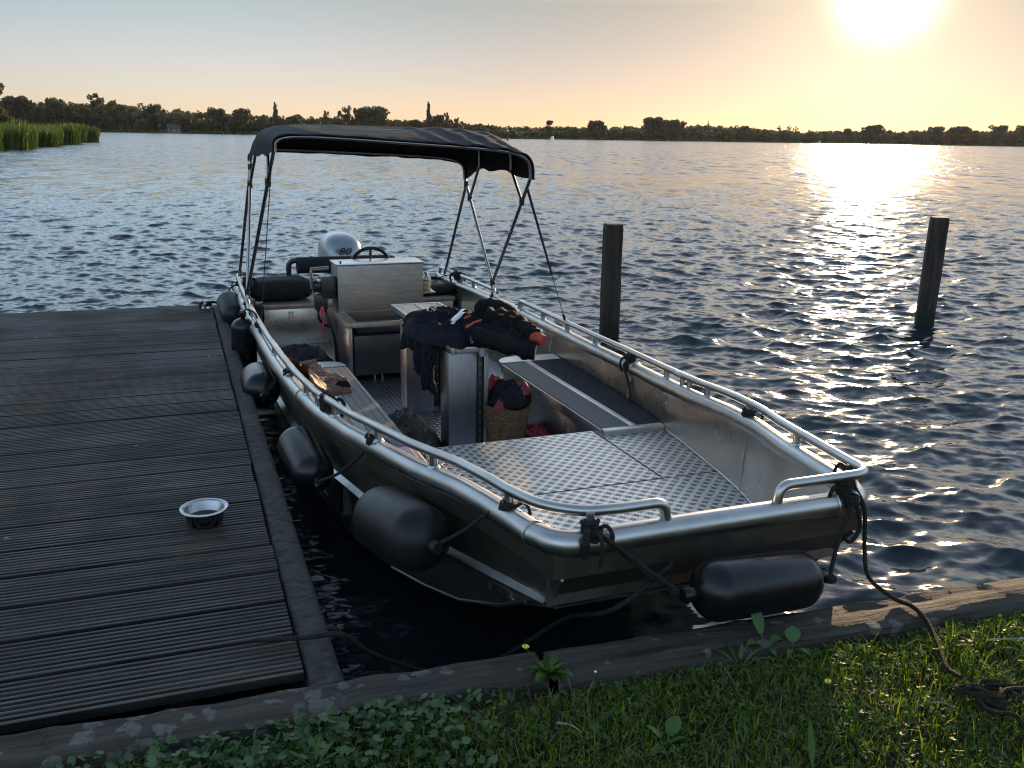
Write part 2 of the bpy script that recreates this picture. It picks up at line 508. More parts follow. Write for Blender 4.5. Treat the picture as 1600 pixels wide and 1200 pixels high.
def rumple(mb, cx, cy, z0, rx, ry, h, seed, ang=0., n=46, folds=5., power=2.2, zfun=None, dirx=1., sharp=1.):
    """a heap of cloth: a closed heightfield with creases"""
    ca, sa = math.cos(ang), math.sin(ang)
    top, rings = [], n
    m = 72
    v, f = [], []
    for i in range(rings + 1):
        rr = (i / rings)
        for k in range(m):
            a = 2 * PI * k / m
            out = 1 + .28 * fbm(math.cos(a) * 1.3 + seed, math.sin(a) * 1.3, seed * .7, 3)
            lx, ly = rr * rx * out * math.cos(a), rr * ry * out * math.sin(a)
            x, y = cx + lx * ca - ly * sa, cy + lx * sa + ly * ca
            q1 = 1 - abs(fbm(lx * folds * dirx + seed * 3.1, ly * folds + seed, seed, 2)) * 2.2
            q2 = 1 - abs(fbm(lx * folds * 2.3 + seed, ly * folds * 2.3 * .6 - seed, seed + 4, 2)) * 2.0
            env = max(0., 1 - rr ** power)
            z = h * (env ** .6) * (.50 + .38 * q1 * sharp + .16 * q2 * sharp)
            base = z0 if zfun is None else zfun(x, y)
            v.append(Vector((x, y, base + max(0.002, z) if rr < 1 else base)))
    for i in range(rings):
        for k in range(m):
            k2 = (k + 1) % m
            f.append((i * m + k, i * m + k2, (i + 1) * m + k2, (i + 1) * m + k))
    return mb.add(v, f)

def crumple(mb, amp=.010, freq=9., n0=0):
    for i in range(n0, len(mb.v)):
        p = mb.v[i]
        q = Vector((p.x * freq, p.y * freq * 1.4, p.z * freq))
        d = mnoise.noise_vector(q) + .5 * mnoise.noise_vector(q * 2.3)
        r_ = 1 - abs(mnoise.noise(q * 1.6 + Vector((7, 3, 1)))) * 3.2
        mb.v[i] = p + d * amp * .8 + Vector((0, 0, amp * .8 * max(0, r_) ** 2))
    return mb

def knot(mb, p, r=.028, seed=1, turns=4, h=.05, rr=.008, tails=2):
    rd = random.Random(seed)
    p = Vector(p)
    pts = []
    for k in range(turns * 10 + 1):
        a = 2 * PI * k / 10
        pts.append(p + Vector((math.cos(a) * (r + rd.uniform(-.003, .004)), math.sin(a) * (r + rd.uniform(-.003, .004)), -h / 2 + h * k / (turns * 10))))
    mb.tube(pts, rr, 6)
    for t in range(tails):
        a = rd.uniform(0, 2 * PI)
        d = Vector((math.cos(a), math.sin(a), 0))
        pts = [p + d * r, p + d * (r + .03) + Vector((0, 0, .015)), p + d * (r + .05) + Vector((0, 0, -.02)), p + d * (r + .035) + Vector((0, 0, -.055 - rd.random() * .03))]
        mb.tube(spline(pts, 4), rr * .9, 6)
    return mb

# ------------------------------------------------------------------ sky and sun
SUN_EL, SUN_AZ = R(8.0), R(20.5)
sun_dir = Vector((math.sin(SUN_AZ) * math.cos(SUN_EL), math.cos(SUN_AZ) * math.cos(SUN_EL), math.sin(SUN_EL)))
world = bpy.data.worlds.new("World")
sc.world = world
world.use_nodes = True
wn = world.node_tree
bg = wn.nodes['Background']
sky = wn.nodes.new('ShaderNodeTexSky')
sky.sky_type = 'NISHITA'
sky.sun_disc = False
sky.sun_elevation = SUN_EL
sky.sun_rotation = SUN_AZ
sky.altitude = 0
sky.air_density = 1.0
sky.dust_density = 0.3
sky.ozone_density = 1.0
# the aureole of the low sun: bright air round the sun's own direction
tcw = wn.nodes.new('ShaderNodeTexCoord')
dt = wn.nodes.new('ShaderNodeVectorMath'); dt.operation = 'DOT_PRODUCT'
nrm = wn.nodes.new('ShaderNodeVectorMath'); nrm.operation = 'NORMALIZE'
wn.links.new(tcw.outputs['Generated'], nrm.inputs[0])
wn.links.new(nrm.outputs[0], dt.inputs[0])
dt.inputs[1].default_value = sun_dir
dpos = mth(wn, 'MAXIMUM', dt.outputs['Value'], 0)
def lobe(power, strength, col):
    p = mth(wn, 'MULTIPLY', mth(wn, 'POWER', dpos, power), strength)
    c = wn.nodes.new('ShaderNodeMix'); c.data_type = 'RGBA'
    c.inputs[6].default_value = (0, 0, 0, 1); c.inputs[7].default_value = rgba(col)
    c.clamp_factor = False
    wn.links.new(p, c.inputs[0])
    return c.outputs[2]
def addc(a, b_):
    c = wn.nodes.new('ShaderNodeMix'); c.data_type = 'RGBA'; c.blend_type = 'ADD'
    c.inputs[0].default_value = 1
    wn.links.new(a, c.inputs[6]); wn.links.new(b_, c.inputs[7])
    return c.outputs[2]
gm = wn.nodes.new('ShaderNodeGamma')
gm.inputs['Gamma'].default_value = .80
wn.links.new(sky.outputs[0], gm.inputs['Color'])
ml = wn.nodes.new('ShaderNodeMix'); ml.data_type = 'RGBA'; ml.blend_type = 'MULTIPLY'
ml.inputs[0].default_value = 1
wn.links.new(gm.outputs[0], ml.inputs[6])
ml.inputs[7].default_value = (1.26, 1.24, 1.90, 1)
spw = wn.nodes.new('ShaderNodeSeparateXYZ')
wn.links.new(nrm.outputs[0], spw.inputs[0])
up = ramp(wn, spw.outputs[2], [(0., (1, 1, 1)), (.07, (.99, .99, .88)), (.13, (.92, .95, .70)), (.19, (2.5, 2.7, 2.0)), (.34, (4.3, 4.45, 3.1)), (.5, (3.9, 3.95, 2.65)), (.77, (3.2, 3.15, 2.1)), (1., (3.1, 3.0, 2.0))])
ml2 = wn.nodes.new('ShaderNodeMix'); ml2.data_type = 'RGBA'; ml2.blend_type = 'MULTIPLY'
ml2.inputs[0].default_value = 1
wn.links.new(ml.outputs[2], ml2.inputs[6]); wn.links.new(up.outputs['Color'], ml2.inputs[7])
# the haze evens out the brightness towards the sun
att = mth(wn, 'DIVIDE', 1, mth(wn, 'ADD', 1, mth(wn, 'MULTIPLY', mth(wn, 'POWER', dpos, 12), 1.6)))
ml3 = wn.nodes.new('ShaderNodeVectorMath'); ml3.operation = 'SCALE'
wn.links.new(ml2.outputs[2], ml3.inputs[0]); wn.links.new(att, ml3.inputs['Scale'])
tot = addc(ml3.outputs[0], lobe(2300, 46., (1, .93, .72)))
tot = addc(tot, lobe(16, 1.35, (1, .68, .52)))
tot = addc(tot, lobe(170, 2.1, (1, .76, .42)))
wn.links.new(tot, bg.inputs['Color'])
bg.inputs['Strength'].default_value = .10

sl = bpy.data.lights.new("sun", 'SUN')
sl.energy = 5.0
sl.angle = R(.5)
sl.color = (1.0, .70, .40)
so = bpy.data.objects.new("sun", sl)
COL.objects.link(so)
so.rotation_euler = sun_dir.to_track_quat('Z', 'Y').to_euler()
so.location = (20, 60, 20)

# ------------------------------------------------------------------ water
def water_mat():
    m, nt, b = new_mat("lake_water")
    b.inputs['Base Color'].default_value = (.009, .016, .021, 1)
    b.inputs['IOR'].default_value = 1.333
    geo = nt.nodes.new('ShaderNodeNewGeometry')
    pos = geo.outputs['Position']
    ln = nt.nodes.new('ShaderNodeVectorMath'); ln.operation = 'LENGTH'
    lk(nt, pos, ln.inputs[0])
    far = nt.nodes.new('ShaderNodeMapRange')
    far.inputs['From Min'].default_value = 9; far.inputs['From Max'].default_value = 70
    lk(nt, ln.outputs['Value'], far.inputs['Value'])
    rg = nt.nodes.new('ShaderNodeMapRange')
    rg.inputs['To Min'].default_value = .075; rg.inputs['To Max'].default_value = .16
    lk(nt, far.outputs[0], rg.inputs['Value'])
    lk(nt, rg.outputs[0], b.inputs['Roughness'])
    def nvec(scale, st, amp0, amp1):
        mp = nt.nodes.new('ShaderNodeMapping')
        mp.inputs['Scale'].default_value = st
        lk(nt, pos, mp.inputs['Vector'])
        n = noise_tex(nt, mp.outputs[0], scale, 2, .5)
        su = nt.nodes.new('ShaderNodeVectorMath'); su.operation = 'SUBTRACT'
        lk(nt, n.outputs['Color'], su.inputs[0]); su.inputs[1].default_value = (.5, .5, .5)
        k = nt.nodes.new('ShaderNodeMapRange')
        k.inputs['To Min'].default_value = amp0; k.inputs['To Max'].default_value = amp1
        lk(nt, far.outputs[0], k.inputs['Value'])
        s = nt.nodes.new('ShaderNodeVectorMath'); s.operation = 'SCALE'
        lk(nt, su.outputs[0], s.inputs[0]); lk(nt, k.outputs[0], s.inputs['Scale'])
        return s.outputs[0]
    a1 = nvec(12, (.7, 1.3, 0), .62, .30)
    a2 = nvec(2.2, (.6, 1.3, 0), .05, 1.25)
    ad = nt.nodes.new('ShaderNodeVectorMath'); ad.operation = 'ADD'
    lk(nt, a1, ad.inputs[0]); lk(nt, a2, ad.inputs[1])
    a4 = nvec(1.0, (1.5, .22, 0), .0, 1.1)
    ad2 = nt.nodes.new('ShaderNodeVectorMath'); ad2.operation = 'ADD'
    lk(nt, ad.outputs[0], ad2.inputs[0]); lk(nt, a4, ad2.inputs[1])
    ad = ad2
    fl = nt.nodes.new('ShaderNodeVectorMath'); fl.operation = 'MULTIPLY'
    lk(nt, ad.outputs[0], fl.inputs[0]); fl.inputs[1].default_value = (1, 1, 0)
    a3 = nt.nodes.new('ShaderNodeVectorMath'); a3.operation = 'ADD'
    lk(nt, geo.outputs['Normal'], a3.inputs[0]); lk(nt, fl.outputs[0], a3.inputs[1])
    nn = nt.nodes.new('ShaderNodeVectorMath'); nn.operation = 'NORMALIZE'
    lk(nt, a3.outputs[0], nn.inputs[0])
    lk(nt, nn.outputs[0], b.inputs['Normal'])
    return m

def build_water():
    th = np.concatenate([np.linspace(-95, -40, 46)[:-1], np.linspace(-40, 40, 840), np.linspace(40, 95, 46)[1:]])
    th = np.radians(th)
    r = [1.2]
    while r[-1] < 9000:
        q = r[-1]
        d = min(max(.020, q * q / 6500.), q * .14)
        r.append(q + d)
    r = np.array(r)
    dr = np.gradient(r)
    TH, RR = np.meshgrid(th, r)
    DR = np.maximum(np.repeat(dr[:, None], len(th), 1), RR * np.abs(np.gradient(th))[None, :])
    X, Y = RR * np.sin(TH), RR * np.cos(TH)
    Z = np.zeros_like(X); DX = np.zeros_like(X); DY = np.zeros_like(X)
    g = np.random.default_rng(5)
    nW = 130
    lam = np.exp(g.uniform(np.log(.10), np.log(1.2), nW))
    ang = R(256) + g.normal(0, .62, nW)
    ph = g.uniform(0, 2 * PI, nW)
    lam = np.concatenate([lam, [1.6, 2.0, 2.5, 3.2, 4.1]]); ang = np.concatenate([ang, R(256) + np.array([.3, -.4, .1, -.2, .5])]); ph = np.concatenate([ph, [1, 2, 3, 4, 5.]])
    for l, a, p in zip(lam, ang, ph):
        k = 2 * PI / l
        sl_ = .037 * min(1.0, (.55 / l) ** 1.1) * (.85 if l < .16 else 1)
        amp = sl_ / k
        fade = np.clip((l / DR - 1.3) / 2., 0, 1)
        if fade.max() <= 0: continue
        # slow change of strength from place to place, so that gusts show
        gust = .80 + .55 * np.sin(X * .23 + p * 3) * np.sin(Y * .19 + p * 5)
        arg = k * (X * np.cos(a) + Y * np.sin(a)) + p
        A = amp * fade * gust
        Z += A * np.sin(arg)
        DX += A * np.cos(a) * np.cos(arg) * 1.0
        DY += A * np.sin(a) * np.cos(arg) * 1.0
    S = X * BU.x + Y * BU.y - 2.36
    Wc = X * BN.x + Y * BN.y - 1.68
    def sm(x, a, b_):
        t = np.clip((x - a) / (b_ - a), 0, 1)
        return t * t * (3 - 2 * t)
    calm = (1 - sm(Wc, .5, 1.6) * 1.0) * (1 - sm(S, 5.0, 8.0)) * sm(Wc, -6.5, -1.2)
    calm = np.maximum(calm, (1 - sm(S, -.2, 1.2)) * (1 - sm(Wc, .6, 1.6)))
    kf = 1 - .72 * np.clip(calm, 0, 1)
    Z *= kf; DX *= kf; DY *= kf
    V = np.stack([X + DX, Y + DY, Z], -1).reshape(-1, 3).astype(np.float32)
    nr, nt_ = X.shape
    idx = np.arange(nr * nt_).reshape(nr, nt_)
    F = np.stack([idx[:-1, :-1], idx[:-1, 1:], idx[1:, 1:], idx[1:, :-1]], -1).reshape(-1, 4)[:, ::-1]
    me = bpy.data.meshes.new("lake_water")
    me.vertices.add(len(V)); me.vertices.foreach_set('co', V.ravel())
    me.loops.add(F.size); me.loops.foreach_set('vertex_index', F.ravel().astype(np.int32))
    me.polygons.add(len(F))
    me.polygons.foreach_set('loop_start', np.arange(0, F.size, 4, dtype=np.int32))
    me.polygons.foreach_set('loop_total', np.full(len(F), 4, np.int32))
    me.polygons.foreach_set('use_smooth', np.ones(len(F), bool))
    me.update(); me.validate()
    me.materials.append(water_mat())
    o = bpy.data.objects.new("lake_water", me)
    COL.objects.link(o)
    finish(o, "", "wind rippled open lake water with the low sun's glitter path", None, None, 'structure')
build_water()

# ------------------------------------------------------------------ bank, quay timbers, jetty
BEAM_A = (Vector((-3.6, 1.278, 0)), Vector((.075, 2.478, 0)))
BEAM_B = (Vector((.10, 2.475, 0)), Vector((5.2, 4.073, 0)))
def quay_beam(p0, p1, width, z0, z1, seed, label):
    d = (p1 - p0); Ln = d.length; d.normalize()
    nrm_ = Vector((d.y, -d.x, 0))         # towards the bank
    mb = MB()
    nx = int(Ln / .02)
    prof = [(.012, z0), (.004, z1 - .02), (.018, z1 - .004), (.05, z1), (width * .5, z1 + .002), (width - .04, z1), (width - .008, z1 - .01), (width, z1 - .05), (width, z0)]
    def fn(u, v):
        i = min(int(v * (len(prof) - 1) + .5), len(prof) - 1)
        a, z = prof[i]
        x = u * Ln
        wob = fbm(x * 1.3, seed, i * .2, 3) * .012 + fbm(x * 9, seed + 4, i * 1.7, 3) * .006
        rough_ = fbm(x * 5, a * 60, seed, 4) * .007
        if 0 < i < len(prof) - 1:
            z = z + rough_ - (.012 if fbm(x * 1.1, a * 40, seed + 9, 2) > .28 else 0)
        a2 = a + (wob if i < len(prof) - 2 else 0)
        return p0 + d * x + nrm_ * a2 + Vector((0, 0, z))
    mb.grid(fn, nx, len(prof))
    o = mb.build("quay_beam", QUAY, None, 60)
    # object origin and long axis along the beam, so the grain runs along it
    me = o.data
    ang = math.atan2(d.y, d.x)
    Mx = Matrix.Translation(p0) @ Matrix.Rotation(ang, 4, 'Z')
    me.transform(Mx.inverted())
    o.matrix_world = Mx
    finish(o, "", label, "quay timber", "old timbers edging the bank")
quay_beam(BEAM_A[0], BEAM_A[1], .16, -.5, .60, 1, "lichen spotted old timber along the near end of the jetty")
quay_beam(BEAM_B[0], BEAM_B[1], .17, -.5, .60, 5, "weathered quay timber under the bow with the buttercup at its split end")

def bank_edge(x):      # y of the bank side of the timbers
    if x < .09:
        return 1.243 + (x + 3.6) * .336 - .15
    return 2.462 + (x - .10) * .3133 - .16
gb = MB()
xs = np.concatenate([[-60, -20, -8], np.linspace(-4, 5.2, 150), [8, 20, 60]])
rows = [0, .05, .12, .2, .3, .45, .6, .8, 1.0, 1.3, 1.7, 2.5, 6, 20, 60]
def gz(x, t):
    if t < .01: return .50
    b_ = .565 + .018 * fbm(x * 2.1, t * 2.1, 3., 4)
    return b_ - .03 * math.exp(-t * 14)
gv, gf = [], []
for t in rows:
    for x in xs:
        gv.append((x, bank_edge(x) + .02 - t, gz(x, t) if t < 6 else .55))
n_ = len(xs)
for j in range(len(rows) - 1):
    for i in range(n_ - 1):
        gf.append((j * n_ + i, j * n_ + i + 1, (j + 1) * n_ + i + 1, (j + 1) * n_ + i))
bank = mesh_obj("bank_ground", gv, gf, SOIL, None, 60)
finish(bank, "", "dark soil of the grassy bank", None, None, 'structure')

def jetty():
    J0 = Vector((-.593, 2.361, 0))
    ang = R(110.2)
    root = empty("jetty", "dark wooden jetty of ribbed boards with a plain edge beam", "jetty", J0, ang)
    # local: x away along the jetty, y to the left, decking right edge at y=0
    pitch, gap = .2352, .013
    NP = 27
    mb = MB()
    Lp = 5.2
    for k in range(NP):
        x0 = k * pitch + gap + .03
        wd = pitch - gap
        nr = 9
        prof = [(0, -.028)]
        rib = wd / nr
        for q in range(nr):
            a = q * rib
            prof += [(a + .001, -.012 if q else -.002), (a + rib * .14, -.001), (a + rib * .34, 0), (a + rib * .58, -.001), (a + rib * .70, -.012)]
        prof += [(wd, -.028)]
        dz = random.uniform(-.002, .002); yo = random.uniform(-.004, .004)
        tilt = random.uniform(-.002, .002)
        ys = [yo, .25, .6, 1.0, 1.5, 2.2, 3.0, Lp]
        n0 = len(mb.v)
        for yy in ys:
            wv = .0012 * math.sin(yy * 3 + k)
            for (a, z) in prof:
                mb.v.append(Vector((x0 + a + wv, yy, .55 + z + dz + tilt * (a / wd - .5))))
        m_ = len(prof)
        for j in range(len(ys) - 1):
            for i in range(m_ - 1):
                mb.f.append((n0 + j * m_ + i, n0 + j * m_ + i + 1, n0 + (j + 1) * m_ + i + 1, n0 + (j + 1) * m_ + i))
        mb.f.append(tuple(n0 + i for i in range(m_)))
    # grain runs along the boards (local y): material stretches along x, so swap with a turned child
    o = mb.build("decking", DECKWOOD, root, 30)
    o.data.transform(Matrix.Rotation(R(90), 4, 'Z'))
    o.rotation_euler = (0, 0, R(-90))
    # edge beam, slightly worn, right of the boards
    eb = MB()
    Lb = NP * pitch + .06
    prof = [(-.010, .0), (-.012, .527), (-.018, .536), (-.055, .5385), (-.098, .536), (-.113, .526), (-.117, .512), (-.117, .0)]
    def fn(u, v):
        i = int(v * (len(prof) - 1) + .5)
        y, z = prof[i]
        x = -.02 + u * Lb
        wr = fbm(x * 2.2, i * .4, 2.2, 3) * .004
        dent = -.006 * max(0, fbm(x * 6, i * .8, 8., 3)) if 0 < i < 7 else 0
        return (x, y + wr, z + dent + (.002 * fbm(x * 14, i * 1.2, 1, 3)))
    eb.grid(fn, 340, len(prof))
    f0 = fn(0, 0)
    e = eb.build("edge_beam", EDGE_BEAM, root, 50)
    e.data.polygons
    cap_ = MB().add([(-.02, y, z) for y, z in prof], [tuple(range(len(prof)))])
    cap_.build("beam_end", EDGE_BEAM, e, 50)
    fb = MB()
    fb.box((Lb - .01, -.02, .30), (Lb + .035, Lp, .515), .004)
    fb.build("end_board", EDGE_BEAM, root)
    jb = MB()
    for y in (.35, 1.6, 2.9, 4.2):
        jb.box((.14, y - .04, .36), (Lb - .03, y + .04, .519))
    jb.build("joists", EDGE_BEAM, root)
    for (x, y) in ((.8, -.02), (3.2, -.02), (6.1, -.02), (3.2, 3.2), (6.1, 3.2)):
        pb_ = MB()
        pb_.lathe([(.085, -1.4), (.085, .50)], 14, Matrix.Translation((x, y + .05, 0)))
        pb_.build("pile", PILE_WOOD, root)
    # cleat at the far corner
    cb = MB()
    cb.box((6.12, .02, .551), (6.22, .10, .557), .002)
    cb.tube([(6.145, .06, .556), (6.145, .06, .60)], .010, 8)
    cb.tube([(6.195, .06, .556), (6.195, .06, .60)], .010, 8)
    cb.tube([(6.08, .06, .612), (6.12, .06, .603), (6.22, .06, .603), (6.26, .06, .612)], .012, 8)
    cb.build("mooring_cleat", ALU_DARK, root)
    return root
jetty()

# dog bowl
def bowl():
    c = Vector((-1.246, 3.462, .5505))
    root = empty("dog_bowl", "steel dog bowl with a rolled rim standing on the jetty boards", "bowl", c)
    pr = [(.060, .0), (.066, .001), (.070, .006), (.0785, .058), (.081, .066), (.0945, .0675), (.0965, .0655), (.095, .0635),
          (.0965, .0655), (.0945, .069), (.081, .0685), (.077, .064), (.068, .010), (.060, .005), (.0, .005)]
    mb = MB().lathe(pr, 56)
    mb.build("bowl_shell", M("dull_steel", (.24, .24, .25), (.36, .36, .37), .22, 1., 9, 0, 10, None, .06), root, 50)
    MB().lathe([(.0, .026), (.0705, .026)], 40, cap=False).build("water", WATER_IN, root)
bowl()

# mooring piles in the lake
def lake_pile(name, x, y, top, half, lean, yaw, label):
    mb = MB()
    h = half
    bev = .25 * h
    sec = [(-h, -h + bev), (-h, h - bev), (-h + bev, h), (h - bev, h), (h, h - bev), (h, -h + bev), (h - bev, -h), (-h + bev, -h)]
    zs = [-1.6, -.3, 0, .2, .5, .8, 1.0, top - .06, top - .015, top]
    v, f = [], []
    for j, z in enumerate(zs):
        k = 1.0 if j < len(zs) - 2 else (.97 if j == len(zs) - 2 else .88)
        for i, (a, b_) in enumerate(sec):
            w = 1 + .05 * fbm(i * .9, z * 3, x, 3)
            v.append(Vector((a * k * w + lean[0] * z, b_ * k * w + lean[1] * z, z)))
    n = len(sec)
    for j in range(len(zs) - 1):
        for i in range(n):
            f.append((j * n + i, j * n + (i + 1) % n, (j + 1) * n + (i + 1) % n, (j + 1) * n + i))
    f.append(tuple((len(zs) - 1) * n + i for i in range(n)))
    mb.add(v, f)
    o = mb.build("mooring_pile", PILE_WOOD, None, 25)
    o.location = (x, y, 0); o.rotation_euler = (0, 0, yaw)
    finish(o, "", label, "mooring pile", "dark square piles standing in the lake")
lake_pile("p", 1.045, 9.75, 1.225, .092, (-.006, 0), R(12), "square dark pile in the water just beyond the boat's rail")
lake_pile("p", 4.95, 10.86, 1.265, .098, (.018, .02), R(-14), "leaning dark pile standing alone in open water beside the sun glitter")

# ------------------------------------------------------------------ the boat
boat = empty("motor_boat", "open aluminium workboat with black bimini moored bow-on to the bank", "boat", B0, BA)
def bp_(mb, name, mat, parent=None, smooth=35, recalc=True):
    return mb.build(name, mat, parent or boat, smooth, True, recalc)

# outer skin
def hull():
    mb = MB()
    st = [0, .12, .3, .5, .8, 1.1, 1.5, 2.0, 2.6, 3.3, 4.2, 5.2, 6.0, 6.62]
    def sec(s):
        b, z = bw_(s), zg(s)
        kz = float(np.interp(s, [0, .5, 1.4, 2.4, 6.6], [.60, .56, .47, .40, .36]))
        kw = b - .045
        kn = float(np.interp(s, [0, .6], [.03, .035]))
        cz = float(np.interp(s, [0, .3, .8, 1.5, 2.2, 6.6], [.585, .50, .30, .13, .02, -.08]))
        cw = b - float(np.interp(s, [0, 1.5, 3], [.075, .14, .14]))
        ez = float(np.interp(s, [0, .3, .8, 1.5, 2.2, 6.6], [.58, .47, .22, -.02, -.15, -.2]))
        rake = float(np.interp(s, [0, .5], [.14, 0]))
        h = [(s + .02, b, z - .02), (s + .02, b, z - .115), (s + .02, b - .028, z - .117),
             (s + rake, kw, kz + .008), (s + rake, kw - .0, kz), (s + rake, kw - kn, kz - .012), (s + rake * 1.05, cw, cz), (s + rake * 1.05, 0, ez)]
        return h
    rows = []
    for s in st:
        h = sec(s)
        full = [Vector((a, -w, z)) for a, w, z in h] + [Vector((a, w, z)) for a, w, z in reversed(h[:-1])]
        rows.append(full)
    n = len(rows[0])
    v = [p for r_ in rows for p in r_]
    f = []
    for j in range(len(rows) - 1):
        for i in range(n - 1):
            f.append((j * n + i, j * n + i + 1, (j + 1) * n + i + 1, (j + 1) * n + i))
    # bow panel: flange strip, then the panel proper
    f.append((0, 1, n - 2, n - 1)); f.append((1, 2, n - 3, n - 2))
    f.append((2, 3, 4, 5, 6, 7, n - 7, n - 6, n - 5, n - 4, n - 3))
    # transom
    k = (len(rows) - 1) * n
    f.append(tuple(k + i for i in range(n)))
    mb.add(v, f)
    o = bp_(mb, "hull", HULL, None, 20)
    # welded seams on the bow corners and along the chine
    wl = MB()
    for sg in (-1, 1):
        h = sec(0)
        wl.tube([(h[2][0] - .002, sg * h[2][1], h[2][2]), (h[3][0], sg * h[3][1], h[3][2]), (h[6][0], sg * h[6][1], h[6][2])], .006, 6)
        pts = []
        for s in [0, .12, .3, .5, .8, 1.1, 1.5]:
            q = sec(s)[6]; pts.append((q[0], sg * (q[1] + .002), q[2]))
        wl.tube(pts, .007, 6)
    h = sec(0)
    wl.tube([(h[6][0], -h[6][1], h[6][2]), (h[7][0], 0, h[7][2]), (h[6][0], h[6][1], h[6][2])], .006, 6)
    bp_(wl, "weld_bead", ALU, o)
    # spray rail along the sides
    for sg in (-1, 1):
        sp_ = MB()
        for a, b_ in zip(st[:-1], st[1:]):
            pass
        pts = [(s, sec(s)) for s in st]
        v, f = [], []
        for s, h in pts:
            q = h[3]
            v += [Vector((q[0], sg * (q[1] + .002), q[2] + .020)), Vector((q[0], sg * (q[1] + .030), q[2] + .004)), Vector((q[0], sg * (q[1] + .028), q[2] - .006)), Vector((q[0], sg * (q[1] - .006), q[2] - .016))]
        for j in range(len(pts) - 1):
            for i in range(3):
                f.append((j * 4 + i, j * 4 + i + 1, j * 4 + i + 5, j * 4 + i + 4))
        f.append((0, 1, 2, 3))
        sp_.add(v, f)
        bp_(sp_, "spray_rail", ALU, o, 25)
    return o
HULLO = hull()

def gun_path():
    left = [(s, -bw_(s), zg(s)) for s in list(np.arange(6.62, .10, -.10)) + [.12]]
    fil = []
    b = bw_(0.0); r = .10
    for k in range(1, 8):
        a = k / 8 * PI / 2
        fil.append((.02 + r * (1 - math.sin(a)), -(b + .012) + r * (1 - math.cos(a)) * .95, zg(0)))
    front = [(.02, -(b - .11), .870), (.02, -.3, .871), (.02, 0, .871), (.02, .3, .871), (.02, b - .11, .870)]
    filR = [(x, -y, z) for x, y, z in reversed(fil)]
    right = [(x, -y, z) for x, y, z in reversed(left)]
    return left + fil + front + filR + right
g_ = bp_(MB().tube(gun_path(), .043, 18), "gunwale_tube", ALU, None, 50)
for (s, w, z, dx, dy) in ((.02, -.46, .87, 0, 1), (.02, .46, .87, 0, 1), (.13, -bw_(.13), .869, 1, -.2), (.13, bw_(.13), .869, 1, .2), (2.45, 1.010, .724, 1, .05), (2.45, -1.010, .724, 1, -.05), (4.4, 1.047, .705, 1, 0), (4.4, -1.047, .705, 1, 0)):
    d = Vector((dx, dy, 0)).normalized()
    q = Vector((0, 0, 1)); p = d.cross(q)
    ring = [Vector((s, w, z)) + (p * math.cos(a) + q * math.sin(a)) * .0445 for a in np.linspace(0, 2 * PI, 25)]
    bp_(MB().tube(ring, .0042, 5), "weld_bead", ALU, g_)
tp = MB()
for w0, w1 in ((-.985, .985),):
    tp.tube([(6.62, -.985, .70), (6.62, .985, .70)], .04, 14)
bp_(tp, "transom_tube", ALU, g_, 50)

# rails
RH = .098
def rail_z(s): return zg(s) + RH
def rail(name, pts, posts, r=.0185):
    o = bp_(MB().tube(pts, r, 12), name, ALU, None, 50)
    for (s, w, z) in posts:
        pm = MB().tube([(s, w, z + .03), (s, w, z + RH)], .0155, 10)
        pm.lathe([(.028, .036), (.019, .050)], 12, Matrix.Translation((s, w, z)), cap=False)
        bp_(pm, "rail_post", ALU, o, 50)
    return o
def side_pts(s0, s1, sg, n=40):
    return [(s, sg * bw_(s), rail_z(s)) for s in np.linspace(s0, s1, n)]
# port-hand rail (towards the jetty), coming round the bow corner
lp = [(4.78, -1.047, .735)] + arc_path([(4.78, -1.047, .75), (4.76, -1.047, rail_z(4.7)), (4.60, -1.047, rail_z(4.6))], .07)[1:-1]
lp += side_pts(4.55, .30, -1)
lp += [Vector(p) for p in spline([(.30, -bw_(.3), rail_z(.3)), (.14, -.600, .967), (.045, -.50, .968), (.02, -.38, .969)], 5)]
lp += arc_path([(.02, -.36, .969), (.02, -.215, .969), (.02, -.205, .885)], .075)
rail("bow_rail", lp, [(s, -bw_(s), zg(s)) for s in (.285, .79, 1.27, 1.84, 2.36, 2.85, 3.40, 4.2)] + [(.02, -.482, .871)])
rp = arc_path([(.02, .222, .885), (.02, .232, .969), (.02, .36, .969)], .075)
rp += arc_path([(.02, .40, .969), (.02, .615, .969), (.24, bw_(.24), rail_z(.24))], .07)
rp += side_pts(.27, 4.30, 1)
rp += arc_path([(4.30, 1.047, rail_z(4.3)), (4.48, 1.047, rail_z(4.5)), (4.495, 1.047, .735)], .07)
rail("bow_rail", rp, [(s, bw_(s), zg(s)) for s in (.53, 1.04, 1.50, 2.02, 2.52, 3.06, 3.54, 4.0)] + [(.02, .505, .871), (.13, bw_(.13), .869)])
for sg in (-1, 1):
    q = [(6.56, sg * .99, .735)] + arc_path([(6.56, sg * .99, .745), (6.54, sg * .992, .798), (6.40, sg * 1.0, .798)], .06)
    q += [(s, sg * bw_(s), .798) for s in np.linspace(6.3, 5.2, 12)]
    q += arc_path([(5.2, sg * 1.038, .798), (5.08, sg * 1.04, .798), (5.06, sg * 1.04, .735)], .05)
    rail("stern_rail", q, [(s, sg * bw_(s), .70) for s in (6.1, 5.62)], .0165)
# mooring T-cleats on the gunwale
for (s, sg) in ((1.77, 1), (2.11, -1), (5.95, 1), (5.95, -1)):
    w, z = sg * bw_(s), zg(s)
    cm = MB()
    cm.tube([(s - .035, w, z + .03), (s - .035, w, z + .085)], .012, 10)
    cm.tube([(s + .035, w, z + .03), (s + .035, w, z + .085)], .012, 10)
    cm.tube([(s - .10, w, z + .092), (s + .10, w, z + .092)], .0155, 12)
    bp_(cm, "bollard_cleat", ALU, None, 50)

